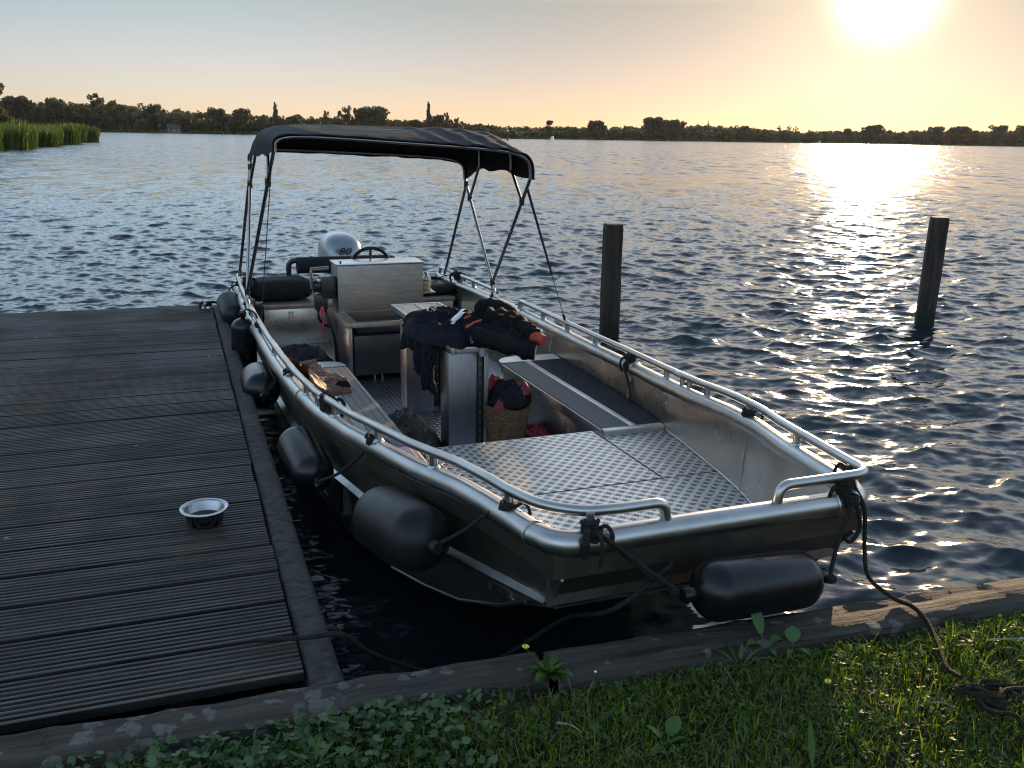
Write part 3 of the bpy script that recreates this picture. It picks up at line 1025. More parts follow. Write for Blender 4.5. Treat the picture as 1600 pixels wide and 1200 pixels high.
# inner sides, foredeck and floor
DK, FL = .525, .23
for sg in (-1, 1):
    m_ = MB()
    def fn(u, v, sg=sg):
        s = .10 + u * 6.46
        top, bot = zg(s) - .02, (max(DK, .64 - (s - .1) * .5) if s < 1.96 else FL)
        w = bw_(s) - .036 - .022 * v - .02 * (1 - v) * v
        dent = .004 * fbm(s * 2.2, v * 1.6, 3 + sg, 3) + .003 * fbm(s * 5, v * 3, sg, 2)
        return (s, sg * (w + dent), top + (bot - top) * v)
    m_.grid(fn, 130, 14)
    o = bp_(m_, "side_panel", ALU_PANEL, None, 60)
    sm_ = MB()
    for s in (.95, 2.42, 3.72, 5.0):
        z1, z0 = zg(s) - .03, (DK if s < 1.96 else .56)
        w = bw_(s)
        bp_(MB().tube([(s, sg * (w - .041), z1), (s + .004, sg * (w - .052), (z0 + z1) / 2), (s, sg * (w - .060), z0)], .004, 6), "seam_weld", ALU, o)
def deck_poly(s0, s1, inset, n=20):
    a = [(s, -(bw_(s) - inset)) for s in np.linspace(s0, s1, n)]
    return a + [(x, -y) for x, y in reversed(a)]
fd = MB()
fd.prism(deck_poly(.34, 1.215, .055), DK - .012, DK - .001)
for w0, w1 in ((-1, -.505), (.505, 1)):
    sg = -1 if w0 < 0 else 1
    pts = [(s, sg * (bw_(s) - .055)) for s in np.linspace(1.223, 1.99, 10)]
    fd.prism(pts + [(1.99, sg * .508), (1.223, sg * .508)], DK - .012, DK - .001)
bp_(fd, "foredeck", TREAD, None, 20)
hb = MB().box((1.224, -.497, DK - .012), (1.985, .497, DK + .001), .002)
bp_(hb, "deck_hatch", TREAD, None, 20)
ub = MB().box((.55, -.62, DK - .06), (1.96, .62, DK - .03))
ub.box((.10, -.585, .62), (.115, .585, .84))
ub.box((1.965, -.9, FL), (1.985, .9, DK - .015))
bp_(ub, "foredeck_bulkhead", ALU_DARK)
for sg in (-1, 1):
    bp_(MB().tube([(s, sg * (bw_(s) - .056), DK + .004) for s in np.linspace(.36, 1.98, 20)], .007, 6), "deck_weld", ALU)
fl = MB().prism(deck_poly(1.985, 6.5, .06), FL - .02, FL)
bp_(fl, "floor", TREAD_FLOOR, None, 20)

# side benches
def bench(sg, s0, s1, win, mirror_mat):
    zt = .55
    wo = lambda s: bw_(s) - .062
    bd = MB()
    inner = sg * win
    mid0, mid1 = sg * .70, sg * .745
    pts = [(s0 + .05, inner), (s1 - .14, inner)]
    bd.prism([(s0 + .05, inner), (s1 - .16, inner), (s1 - .16, mid0), (s0 + .05, mid0)], zt - .03, zt)
    board = bp_(bd, "bench_boards", SLATS if sg < 0 else RIBMAT, None, 20)
    outer = [(s, sg * wo(s)) for s in np.linspace(s0 + .05, s1 - .16, 12)]
    od = MB().prism([(s0 + .05, mid1)] + outer + [(s1 - .16, mid1)], zt - .03, zt)
    bp_(od, "bench_mat", SLATS if sg < 0 else MATTE_MAT, None, 20)
    st = MB()
    st.box((s0 + .05, mid0 + sg * .001, zt - .028), (s1 - .16, mid1 - sg * .001, zt + .003), .002)
    bp_(st, "centre_strip", ALU)
    fb_ = MB().box((s0, sg * (win - .012), DK - .03), (s0 + .048, sg * wo(s0 + .02), zt + .004), .003)
    bp_(fb_, "end_bar", ALU)
    # rounded plate at the after end
    rp_ = [(s1 - .158, sg * wo(s1 - .158)), (s1 - .158, sg * (win - .012))]
    for k in range(7):
        a = k / 6 * PI / 2
        rp_.append((s1 - .13 + .13 * math.sin(a), sg * (win - .012 + .13 * (1 - math.cos(a)))))
    rp_.append((s1, sg * wo(s1)))
    cp = MB().prism(rp_, zt - .032, zt + .004)
    bp_(cp, "end_plate", ALU)
    fr = MB()
    fr.box((s0 + .02, sg * (win + .03), FL), (s1 - .10, sg * (win + .045), zt - .032), .002)
    fr.box((s1 - .11, sg * (win + .046), FL), (s1 - .098, sg * (wo(s1) - .01), zt - .033), .002)
    fr.box((s0 + .05, sg * (win - .016), zt - .062), (s1 - .16, sg * (win - .001), zt - .003), .004)
    bp_(fr, "bench_front", ALU_DARK)
bench(-1, 1.90, 3.90, .54, SLATS)
bench(1, 1.88, 3.66, .535, RIBMAT)

# the long table on two pedestals
TZ = .90
tb = MB()
TS0, TS1, TW0, TW1 = 2.60, 4.09, -.125, .245
tt = bp_(tb.box((TS0 + .03, TW0 + .026, TZ - .028), (TS1 - .03, TW1 - .026, TZ - .002), .0), "table_top", slatted("table_boards", (.010, .010, .011), (.12, .115, .105), .024, .22, 1, .4), None, 20)
tr = MB()
tr.box((TS0, TW0, TZ - .036), (TS1, TW0 + .025, TZ + .002), .003)
tr.box((TS0, TW1 - .025, TZ - .036), (TS1, TW1, TZ + .002), .003)
tr.box((TS0, TW0 + .026, TZ - .036), (TS0 + .029, TW1 - .026, TZ + .0015), .003)
tr.box((TS1 - .029, TW0 + .026, TZ - .036), (TS1, TW1 - .026, TZ + .0015), .003)
tr.box((TS0 + .03, .045, TZ - .027), (TS1 - .03, .078, TZ + .0015), .002)
bp_(tr, "edge_strip", ALU, tt)
def pedestal(s0, s1, w0, w1):
    m_ = MB()
    m_.box((s0 + .002, w0, FL), (s1, w1 - .075, TZ - .036), .004)
    m_.box((s0, w1 - .030, FL), (s1, w1, TZ - .038), .003)
    m_.box((s0 + .03, w1 - .075, FL), (s1, w1 - .030, TZ - .040))
    o = bp_(m_, "table_pedestal", ALU_BRUSH)
    k = MB().box((s0 + .012, w1 - .066, FL + .03), (s0 + .029, w1 - .036, TZ - .06), .002)
    bp_(k, "height_track", BLACK_PLASTIC, o)
    for z in np.linspace(FL + .08, TZ - .12, 9):
        b_ = MB()
        b_.lathe([(.006, 0), (.006, .004)], 8, Matrix.Translation((s0 + .012, w1 - .051, z)) @ Matrix.Rotation(R(-90), 4, 'Y'))
        bp_(b_, "bolt", ALU_DARK, o)
pedestal(2.63, 2.80, -.135, .115)
pedestal(3.55, 3.72, -.15, .12)
kn = MB()
kn.lathe([(.020, -.06), (.020, .0), (.022, .002), (.022, .075), (.018, .079)], 20, Matrix.Translation((2.592, .062, TZ + .005)))
kn.lathe([(.012, 0), (.012, .04), (.021, .042), (.021, .070), (.018, .072)], 16, Matrix.Translation((2.592, .062, TZ + .045)) @ Matrix.Rotation(R(90), 4, 'X'))
bp_(kn, "clamp_knob", M("grey_plastic", (.20, .20, .22), (.26, .26, .28), .4))

# helm: seat box, console, wheel, throttle
hs = MB()
hs.box((4.52, -.355, FL), (4.96, -.325, .655), .003)
hs.box((4.52, .335, FL), (4.96, .365, .655), .003)
hs.box((4.93, -.324, FL), (4.955, .334, .60))
so_ = bp_(hs, "helm_seat_base", ALU_BRUSH)
hf = MB()
hf.box((4.485, -.375, .656), (4.545, .385, .690), .004)
hf.box((4.546, -.375, .657), (4.952, -.285, .691), .004)
hf.box((4.546, .295, .657), (4.952, .385, .691), .004)
bp_(hf, "seat_frame", SEATFRAME, so_)
hp = MB()
hp.box((4.56, -.283, .59), (4.70, .293, .622), .012)
hp.box((4.72, -.283, .59), (4.86, .293, .625), .012)
bp_(hp, "seat_pad", DARKCLOTH, so_)
hc = MB().tube([(4.705, -.284, .632), (4.705, .294, .632)], .006, 6)
bp_(hc, "seat_rod", ALU, so_)

cs = MB()
cs.box((4.96, -.345, .20), (5.235, .365, 1.070), .004)
co = bp_(cs, "console", M("console_aluminium", (.17, .15, .135), (.25, .225, .205), .34, 1., 12, .08, 60, (1, 1, 8), .08))
ct = MB().box((4.948, -.356, 1.071), (5.245, .375, 1.084), .003)
bp_(ct, "console_top", ALU, co)
cl_ = MB().box((4.953, -.347, .688), (4.9595, .367, .697))
bp_(cl_, "panel_seam", ALU_DARK, co)
cd = MB().lathe([(.008, 0), (.008, .02)], 8, Matrix.Translation((5.0, -.31, 1.084)))
bp_(cd, "key_switch", BLACK_PLASTIC, co)
wr = bp_(MB().lathe([(.03, -.03), (.035, .0), (.02, .012)], 16, Matrix.Translation((5.30, .0, .997)) @ Matrix.Rotation(R(78), 4, 'Y')), "steering_wheel", BLACK_PLASTIC)
wm = MB()
Mw = Matrix.Translation((5.315, .0, 1.0)) @ Matrix.Rotation(R(78), 4, 'Y')
wm.tube([Mw @ Vector((.172 * math.cos(a), .172 * math.sin(a), 0)) for a in np.linspace(0, 2 * PI, 49)], .0145, 10)
bp_(wm, "wheel_rim", BLACK_RUBBER, wr)
ws = MB()
for a in (180, 62, -62):
    c, s_ = math.cos(R(a)), math.sin(R(a))
    ws.tube([Mw @ Vector((.02 * c, .02 * s_, 0)), Mw @ Vector((.165 * c, .165 * s_, 0))], [.014, .011], 8)
bp_(ws, "wheel_spoke", BLACK_PLASTIC, wr)
sh = MB().tube([(5.235, 0, .96), (5.30, 0, .997)], .03, 12)
bp_(sh, "steering_column", BLACK_PLASTIC)
th = MB()
th.box((4.99, -.47, .80), (5.16, -.348, .98), .02)
th.box((5.0, -.52, .70), (5.10, -.42, .84), .02)
th.lathe([(.05, 0), (.05, .06), (.03, .07)], 18, Matrix.Translation((5.07, -.46, .90)) @ Matrix.Rotation(R(90), 4, 'X'))
to = bp_(th, "throttle_control", BLACK_PLASTIC)
tl = MB()
tl.tube(arc_path([(5.05, -.535, .88), (5.04, -.54, .98), (5.04, -.54, 1.04), (5.04, -.45, 1.045)], .03), .012, 8)
tl.tube([(5.04, -.545, 1.04), (5.04, -.40, 1.045)], .016, 10)
tl.box((5.02, -.50, .93), (5.06, -.43, .955), .004)
bp_(tl, "throttle_lever", ALU, to)
tcb = MB()
tcb.tube(spline([(5.06, -.44, .74), (5.02, -.42, .62), (4.98, -.385, .50), (4.97, -.372, .36), (4.97, -.37, FL)], 5), .011, 8)
tcb.tube(spline([(5.10, -.46, .80), (5.02, -.50, .68), (5.03, -.47, .60), (5.1, -.40, .55)], 5), .011, 8)
bp_(tcb, "control_cable", BLACK_RUBBER, to)
tl2 = MB()
tl2.tube(spline([(5.02, -.47, .72), (5.0, -.475, .67), (5.0, -.46, .62), (5.0, -.475, .57), (5.0, -.468, .53)], 5), .009, 7)
tl2.lathe([(.016, 0), (.018, .02), (.010, .04)], 10, Matrix.Translation((5.0, -.468, .70)))
bp_(tl2, "kill_cord", REDLANYARD, to)

# stern bench and its roll backrest
sb_ = MB()
sb_.box((5.92, -.93, FL), (6.50, .93, .565), .004)
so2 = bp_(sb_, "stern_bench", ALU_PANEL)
sl2 = MB()
sl2.box((5.895, -.94, .568), (6.505, .94, .610), .005)
bp_(sl2, "bench_lid", SEATFRAME, so2)
em = MB()
c0 = Vector((5.916, -.60, .515))
for a0, a1 in (((-.022, -.03), (-.006, .03)), ((.022, -.03), (.006, .03)), ((-.024, .012), (.024, .012)), ((0, .03), (0, -.012)), ((-.028, .028), (-.012, -.002)), ((.028, .028), (.012, -.002)), ((-.012, -.03), (.012, -.03))):
    em.tube([c0 + Vector((0, a0[0], a0[1])), c0 + Vector((0, a1[0], a1[1]))], .0028, 5)
bp_(em, "emblem", STEEL, so2)
hn = MB()
for w in (-.62, -.38): hn.box((5.908, w - .05, .30), (5.919, w + .05, .306), .002)
br = MB()
for w0 in (-.46,):
    br.tube([(6.40, w0, .885), (6.40, .42, .885)], [.078, .078], 18)
bo = bp_(br, "backrest_roll", BLACK_FABRIC, None, 60)
bt = MB()
bt2 = MB()
bt.tube(arc_path([(6.44, -.535, .60), (6.42, -.535, .93), (6.40, -.40, .93)], .07, 8), .025, 12)
bt2.tube(arc_path([(6.44, .50, .60), (6.42, .50, .93), (6.40, .37, .93)], .07, 8), .025, 12)
bp_(bt, "backrest_tube", BLACK_PLASTIC, bo)
bp_(bt2, "backrest_tube", BLACK_PLASTIC, bo)

# bimini
bim = bp_(MB().lathe([(.030, 0), (.030, .02), (.018, .035)], 12, Matrix.Translation((5.09, 1.035, .735))), "bimini_top", BLACK_PLASTIC)
bp_(MB().lathe([(.030, 0), (.030, .02), (.018, .035)], 12, Matrix.Translation((5.12, -1.035, .735))), "deck_mount", BLACK_PLASTIC, bim)
def bow_pt(s, t, zc, ze, wmax=.935):
    """t -1..1 across a roof hoop: flat crown with rounded shoulders"""
    k = abs(t)
    w = wmax * math.copysign(math.sin(min(1, k) * PI / 2) ** .92, t)
    ze = ze + (.05 if t < 0 else -.035)
    z = ze + (zc - ze) * max(0, 1 - k ** 4.2) ** .62
    return Vector((s, w + .02, z + float(np.interp(s, [4.03, 4.6, 5.2, 5.6], [-.055, -.012, -.010, -.035])) * w))
prof_s = [4.03, 4.13, 4.33, 4.60, 4.85, 5.15, 5.40, 5.58, 5.66]
prof_c = [2.055, 2.085, 2.125, 2.152, 2.160, 2.150, 2.09, 1.985, 1.925]
prof_e = [1.885, 1.885, 1.89, 1.89, 1.89, 1.88, 1.86, 1.82, 1.80]
cn = MB()
def cfn(u, v, off=0.):
    s = 4.03 + v * 1.63
    t = -1 + 2 * u
    zc = float(np.interp(s, prof_s, prof_c)); ze = float(np.interp(s, prof_s, prof_e))
    sag = -.012 * math.sin(PI * ((v * 3) % 1)) if v < 1 else 0
    p = bow_pt(s, t, zc, ze)
    wr_ = .006 * fbm(p.x * 3, p.y * 5, 1, 3) + (.007 * math.sin(p.y * 34 + p.x * 7 + 2 * fbm(p.x * 2, p.y * 2, 3)) * max(0, min(1, (p.y - .02) * 3)) * max(0, 1 - abs(t) ** 6) * (1 - .5 * v))
    hem = 0.
    if abs(t) > .985: hem = -.012 + .008 * math.sin(p.x * 11)
    return p + Vector((0, 0, sag + wr_ + hem))
NU, NV = 90, 46
top_, bot_ = [], []
for j in range(NV):
    for i in range(NU):
        p = cfn(i / (NU - 1), j / (NV - 1))
        top_.append(p)
        c = Vector((4.85, 0, 1.7))
        bot_.append(p + (c - p).normalized() * .004)
f = []
n0 = NU * NV
for j in range(NV - 1):
    for i in range(NU - 1):
        q = (j * NU + i, j * NU + i + 1, (j + 1) * NU + i + 1, (j + 1) * NU + i)
        f.append(q); f.append(tuple(n0 + k for k in reversed(q)))
edge = [i for i in range(NU)] + [j * NU + NU - 1 for j in range(1, NV)] + [(NV - 1) * NU + i for i in range(NU - 2, -1, -1)] + [j * NU for j in range(NV - 2, 0, -1)]
for a, b_ in zip(edge, edge[1:] + edge[:1]):
    f.append((a, n0 + a, n0 + b_, b_))
cn.add(top_ + bot_, f)
cno = bp_(cn, "canopy", CANOPY_FABRIC, bim, 60, False)
hm = MB()
hm.tube([cfn(i / 60, 0.0) + Vector((-.002, 0, -.002)) for i in range(61)], .0065, 8)
hm.tube([cfn(i / 60, 1.0) + Vector((.004, 0, -.004)) for i in range(61)], .010, 8)
hem = hm.build("canopy_hem", BLACK_FABRIC, bim, 60, True)
TR = .0135
FR_TUBE = STEEL
def frame_tube(pts, mat=STEEL, r=TR, joints=()):
    o = bp_(MB().tube(pts, r, 10), "frame_tube", mat, bim, 60)
    return o
BT = M("frame_tube_metal", (.26, .25, .25), (.36, .35, .34), .22, 1., 5, 0, 10, None, .06)
def hoop(s, zc, ze, n=40):
    return [bow_pt(s, -1 + 2 * i / n, zc - .018, ze - .01, .920) for i in range(n + 1)]
def joint(p):
    bp_(MB().lathe([(.020, -.03), (.022, 0), (.020, .03)], 10, Matrix.Translation(p)), "joint", BLACK_PLASTIC, bim)
for sg in (-1, 1):
    foot = Vector((5.09 if sg > 0 else 5.12, sg * 1.038, .745))
    hinge = foot + Vector((.02, -sg * .005, .115))
    frF = bow_pt(4.06, sg, 2.05, 1.885, .922); frB = bow_pt(5.63, sg, 1.93, 1.80, .922)
    frame_tube([foot, hinge], BT, .017)
    frame_tube([hinge, frF], BT)
    frame_tube([hinge, frB], BT)
    jb_ = hinge.lerp(frB, .80); jf = hinge.lerp(frF, .80)
    frame_tube([jb_, bow_pt(5.20, sg, 2.13, 1.90, .918)], BT, .012)
    frame_tube([jf, bow_pt(4.45, sg, 2.12, 1.90, .918)], BT, .012)
    jr = hinge.lerp(frB, .93)
    frame_tube([Vector((6.42, sg * .995, .74)), jr], BT, .0135)
    for q in (hinge, jb_, jf, jr): joint(q)
    kn_ = MB().lathe([(.012, -.0), (.016, .02), (.010, .04)], 8, Matrix.Translation(foot + Vector((-.01, 0, .03))) @ Matrix.Rotation(R(90 if sg < 0 else -90), 4, 'X'))
    bp_(kn_, "thumb_screw", BLACK_PLASTIC, bim)
    sp0 = hinge.lerp(frF, .92)
    ft = Vector((3.54, sg * 1.045, .75)) if sg > 0 else Vector((4.72, -.99, .62))
    m1 = sp0.lerp(ft, .62)
    bp_(MB().tube([sp0, m1], [.010, .008] if sg > 0 else .0035, 6), "stay_strap", BLACK_FABRIC, bim)
    bp_(MB().tube([m1, ft], .0032, 5), "stay_line", BLACK_FABRIC, bim)
    if sg > 0:
        bp_(MB().tube([ft.lerp(m1, .28), ft], .009, 6), "stay_end", BLACK_FABRIC, bim)
for (s, zc, ze) in ((4.05, 2.055, 1.885), (4.45, 2.135, 1.90), (5.20, 2.135, 1.90), (5.62, 1.955, 1.80)):
    frame_tube(hoop(s, zc, ze), BT, .0125)

# outboard
def outboard():
    S0 = 6.97; W0 = .055
    cw_ = MB()
    lv = [(.735, .170, .25, 0), (.76, .195, .285, 0), (.82, .208, .300, 0), (.90, .210, .300, .0), (.97, .205, .292, .01), (1.03, .190, .275, .02), (1.075, .160, .240, .03), (1.105, .120, .19, .04), (1.122, .075, .13, .05), (1.130, .03, .05, .05)]
    n = 40
    v, f = [], []
    for z, hw, hs_, sh_ in lv:
        for k in range(n):
            a = 2 * PI * k / n
            c, s_ = math.cos(a), math.sin(a)
            e = 2 / 2.9
            v.append(Vector((S0 + sh_ - hs_ * math.copysign(abs(c) ** e, c), W0 + hw * math.copysign(abs(s_) ** e, s_), z)))
    for j in range(len(lv) - 1):
        for k in range(n):
            f.append((j * n + k, j * n + (k + 1) % n, (j + 1) * n + (k + 1) % n, (j + 1) * n + k))
    f.append(tuple((len(lv) - 1) * n + k for k in range(n)))
    f.append(tuple(range(n)))
    cw_.add(v, f)
    o = bp_(cw_, "outboard_motor", MOTOR_PAINT, None, 50)
    md = MB()
    md.box((S0 - .20, W0 - .15, .60), (S0 + .20, W0 + .15, .734), .05)
    md.tube([(S0, W0, .62), (S0 + .03, W0, -.35)], [.11, .07], 14)
    md.box((S0 - .34, W0 - .11, .35), (S0 - .12, W0 + .11, .72), .02)
    bp_(md, "motor_leg", M("dark_grey_motor_casing", (.10, .10, .11), (.14, .14, .15), .4), o)
    cu = bpy.data.curves.new("badge", 'FONT')
    cu.body = "80"; cu.size = .10; cu.extrude = .0015; cu.align_x = 'CENTER'; cu.align_y = 'CENTER'; cu.shear = .25
    tmp = bpy.data.objects.new("tmp_badge", cu)
    COL.objects.link(tmp)
    dg = bpy.context.evaluated_depsgraph_get()
    me = bpy.data.meshes.new_from_object(tmp.evaluated_get(dg))
    bpy.data.objects.remove(tmp, do_unlink=True)
    me.materials.clear(); me.materials.append(BLACK_PLASTIC)
    t = bpy.data.objects.new("number_badge", me)
    COL.objects.link(t)
    t.parent = o
    t.matrix_local = Matrix.Translation((S0 - .3015, -(W0 - .01), .968)) @ Matrix(((0, 0, -1, 0), (-1.25, 0, 0, 0), (0, 1, 0, 0), (0, 0, 0, 1)))
outboard()

# spare tyre-like coil hose by the port quarter
hz = MB()
for k in range(3):
    hz.tube([(5.55 + .085 * math.cos(a), -.93 + .02 * k, .61 + .085 * math.sin(a)) for a in np.linspace(0, 2 * PI, 25)], .013, 8)
bp_(hz, "hose_coil", BLACK_RUBBER)

# ------------------------------------------------------------------ things lying in the boat
def pillow(name, label, c, hx, hy, hz, mat, tilt=0., seed=1, piping=True):
    t = Thing(name, label, "cushion", c, single=True)
    mb = MB()
    def fn(u, v):
        a = 2 * PI * u
        b_ = -PI / 2 + PI * v
        cx = math.copysign(abs(math.cos(a)) ** .42, math.cos(a)) * math.cos(b_) ** .38
        cy = math.copysign(abs(math.sin(a)) ** .42, math.sin(a)) * math.cos(b_) ** .38
        z = math.sin(b_) * (1 - .25 * (cx * cx * cy * cy))
        wr_ = .05 * fbm(cx * 2 + seed, cy * 2, z, 3)
        x, y, zz = cx * hx, cy * hy, z * hz * (1 + wr_)
        return (c[0] + x, c[1] + y, c[2] + zz + tilt * y)
    mb.grid(fn, 56, 22, True)
    return t.part(mb, name, mat, 60)
pillow("seat_cushion", "thick black cushion on the stern bench by the jetty-side posts", (6.17, -.655, .715), .20, .29, .098, CUSHION, 0, 1)
pillow("seat_cushion", "flat black cushion on the stern bench beyond the glass lamp", (6.17, .70, .655), .22, .30, .055, CUSHION, .05, 4)

def lamp():
    t = Thing("ship_lamp", "small caged glass lamp on the far side of the helm console", "lamp", (5.12, .435, .835))
    c = Vector((5.12, .435, 0))
    mb = MB().box((5.05, .376, .800), (5.19, .50, .812), .003)
    mb.lathe([(.045, .812), (.045, .826), (.038, .832)], 18, Matrix.Translation(c))
    t.part(mb, "bracket_base", SEATFRAME)
    t.part(MB().lathe([(.034, .832), (.036, .85), (.036, .91), (.030, .935), (.015, .945)], 18, Matrix.Translation(c)), "glass", GLASS_AMBER)
    g = MB()
    for k in range(6):
        a = k * PI / 3
        g.tube([c + Vector((.040 * math.cos(a), .040 * math.sin(a), .83)), c + Vector((.040 * math.cos(a), .040 * math.sin(a), .92)), c + Vector((.012 * math.cos(a), .012 * math.sin(a), .955))], .003, 5)
    for z in (.865, .905):
        g.tube([c + Vector((.040 * math.cos(a), .040 * math.sin(a), z)) for a in np.linspace(0, 2 * PI, 19)], .003, 5)
    t.part(g, "cage", STEEL)
    t.part(MB().lathe([(.014, .95), (.02, .955), (.012, .975)], 12, Matrix.Translation(c)), "cap", SEATFRAME)
lamp()

# black cool box under the helm seat
t = Thing("cool_box", "black cool box pushed under the helm seat frame", "cool box", (4.60, .0, .26))
mb = MB().box((4.515, -.315, .265), (4.92, .325, .585), .015)
t.part(mb, "body", BLACK_PLASTIC)
t.part(MB().tube(arc_path([(4.512, .13, .555), (4.500, .135, .545), (4.500, .205, .545), (4.512, .21, .555)], .008), .004, 6), "latch", ALU_DARK)
mb = MB()
for w in (-.16, -.10): mb.box((4.53, w, FL), (4.56, w + .012, .266))
for w in (-.25, .25): mb.box((4.85, w, FL), (4.89, w + .03, .266))
t.part(mb, "foot", ALU_DARK)

# jackets heaped on the table
def jackets():
    t = Thing("jacket", "navy jacket with a white stripe, hanging off the table's jetty-side edge", "jacket", (3.0, -.12, TZ + .003))
    mb = MB()
    rumple(mb, 3.06, -.02, TZ + .003, .42, .23, .15, 2.3, 0.25, folds=6)
    # part hanging over the edge
    def fn(u, v):
        s = 2.74 + u * .84 - .06 * v * (u - .5)
        drop = v * (.25 + .10 * math.sin(u * 5.2 + .6) + .05 * fbm(u * 5, 1.2, 2) - (.20 if u < .12 else 0) * (1 - u / .12 if u < .12 else 1))
        if u > .9: drop *= 1 - (u - .9) * 6
        fold = .028 * math.sin(u * 30 + 1.5 * fbm(u * 3, v * 1.5, 5)) * v + .02 * fbm(u * 6, v * 4, 9)
        if v < .18:
            k = v / .18
            w = -.05 - .105 * k
            z = TZ + .045 - .05 * k * k + .02 * fbm(u * 7, v * 5, 3)
        else:
            w = -.155 - .03 * math.sin((v - .18) * 2.6) - fold
            z = TZ - .005 - drop * (v - .18) / .82
        return Vector((s, w, z))
    nu, nv = 80, 34
    base = len(mb.v)
    mb.grid(fn, nu, nv)
    b2 = len(mb.v)
    mb.grid(lambda u, v: fn(u, v) + Vector((0, .016, -.004)), nu, nv)
    ed = [i for i in range(nu)] + [j * nu + nu - 1 for j in range(1, nv)] + [(nv - 1) * nu + i for i in range(nu - 2, -1, -1)] + [j * nu for j in range(nv - 2, 0, -1)]
    for a, b_ in zip(ed, ed[1:] + ed[:1]):
        mb.f.append((base + a, base + b_, b2 + b_, b2 + a))
    crumple(mb, .011, 11)
    t.part(mb, "jacket_body", NAVY, 70)
    st = MB()
    def sfn(u, v):
        p = Vector((2.72 + .22 * u, -.085 + .145 * u, 0)) + Vector((.012, -.018, 0)) * (v - .5)
        z = TZ + .145 + .022 * u - .02 * (u - .5) ** 2 + .003 * math.sin(u * 9)
        return Vector((p.x - .0, p.y, z))
    st.grid(sfn, 16, 3); st.grid(lambda u, v: sfn(u, v) + Vector((0, 0, -.02)), 16, 3)
    t.part(st, "white_stripe", WHITETRIM, 60)
    t = Thing("jacket", "black jacket with orange-red piping and a red cuff, slumped over the table end", "jacket", (2.72, .17, TZ + .003))
    mb = MB()
    rumple(mb, 2.80, .13, TZ + .004, .33, .25, .155, 7.7, -.3, folds=5)
    # sleeve reaching over the far edge to the cuff
    sl_ = [(2.78, .16, TZ + .12), (2.72, .24, TZ + .12), (2.62, .30, TZ + .10), (2.52, .325, TZ + .075), (2.46, .335, TZ + .065)]
    pts = spline(sl_, 8)
    n0 = len(mb.v)
    mb.tube(pts, [.075 - .025 * i / len(pts) + .008 * math.sin(i * 1.3) for i in range(len(pts))], 16)
    mb.tube(spline([(2.62, .02, TZ + .06), (2.50, .16, TZ + .03), (2.46, .27, TZ - .005), (2.43, .33, TZ - .01)], 8), [.06, .06, .058, .055, .05, .05, .05, .05] * 4, 14)
    # raised collar at the back
    mb.tube(spline([(3.02, .16, TZ + .13), (2.98, .25, TZ + .165), (2.93, .33, TZ + .15), (2.90, .37, TZ + .10)], 6), [.035, .045, .05, .045], 12)
    crumple(mb, .012, 10)
    t.part(mb, "jacket_body", BLACKCLOTH, 70)
    cf = MB().tube([(2.487, .325, TZ + .072), (2.455, .352, TZ + .062), (2.425, .378, TZ + .050)], [.040, .036, .033], 14)
    t.part(cf, "red_cuff", REDCLOTH, 60)
    pw = MB().tube([(2.50, .36, TZ + .10), (2.47, .385, TZ + .09)], .018, 10)
    t.part(pw, "pale_toggle", WHITETRIM, 60)
    pp = MB()
    pp.tube(spline([(2.60, -.04, TZ + .118), (2.64, .02, TZ + .135), (2.68, .08, TZ + .140)], 6), [.006, .010, .011, .008], 8)
    pp.tube(spline([(2.72, -.01, TZ + .15), (2.76, .04, TZ + .156)], 6), .007, 8)
    pp.tube(spline([(2.72, .17, TZ + .165), (2.67, .22, TZ + .168), (2.63, .27, TZ + .158), (2.60, .30, TZ + .145)], 6), [.005, .008, .009, .006], 8)
    t.part(pp, "orange_piping", REDCLOTH, 60)
jackets()

# woven basket of clothes by the table
def basket():
    t = Thing("basket", "tall woven straw basket of red and dark clothes beside the table pedestal", "basket", (2.62, .25, FL + .001))
    mb = MB()
    def fn(u, v, o=0.):
        a = 2 * PI * u
        z = FL + .001 + v * (.335 + .055 * math.cos(a - .5) + .02 * math.sin(2 * a))
        rx = .105 + .045 * v; ry = .105 + .05 * v
        return (2.64 + (rx - o) * math.cos(a), .235 + (ry - o) * math.sin(a), z)
    mb.grid(lambda u, v: fn(u, v), 40, 14, True)
    mb.grid(lambda u, v: fn(u, v, .008), 40, 14, True)
    mb.lathe([(.0, 0), (.10, 0)], 24, Matrix.Translation((2.64, .235, FL + .004)), cap=False)
    t.part(mb, "weave", BASKET, 60)
    c1 = MB()
    rumple(c1, 2.645, .235, FL + .31, .125, .125, .14, 3.3, .4, folds=7)
    crumple(c1, .008, 14)
    t.part(c1, "dark_clothes", NAVY, 70)
    c2 = MB()
    rumple(c2, 2.66, .335, FL + .34, .075, .05, .09, 5.3, .9, folds=8)
    rumple(c2, 2.72, .20, FL + .37, .07, .06, .10, 8.3, .2, folds=8)
    rumple(c2, 2.55, .165, FL + .27, .04, .05, .08, 9.1, .2, folds=8)
    crumple(c2, .008, 16)
    t.part(c2, "red_cloth", CRIMSON, 70)
basket()

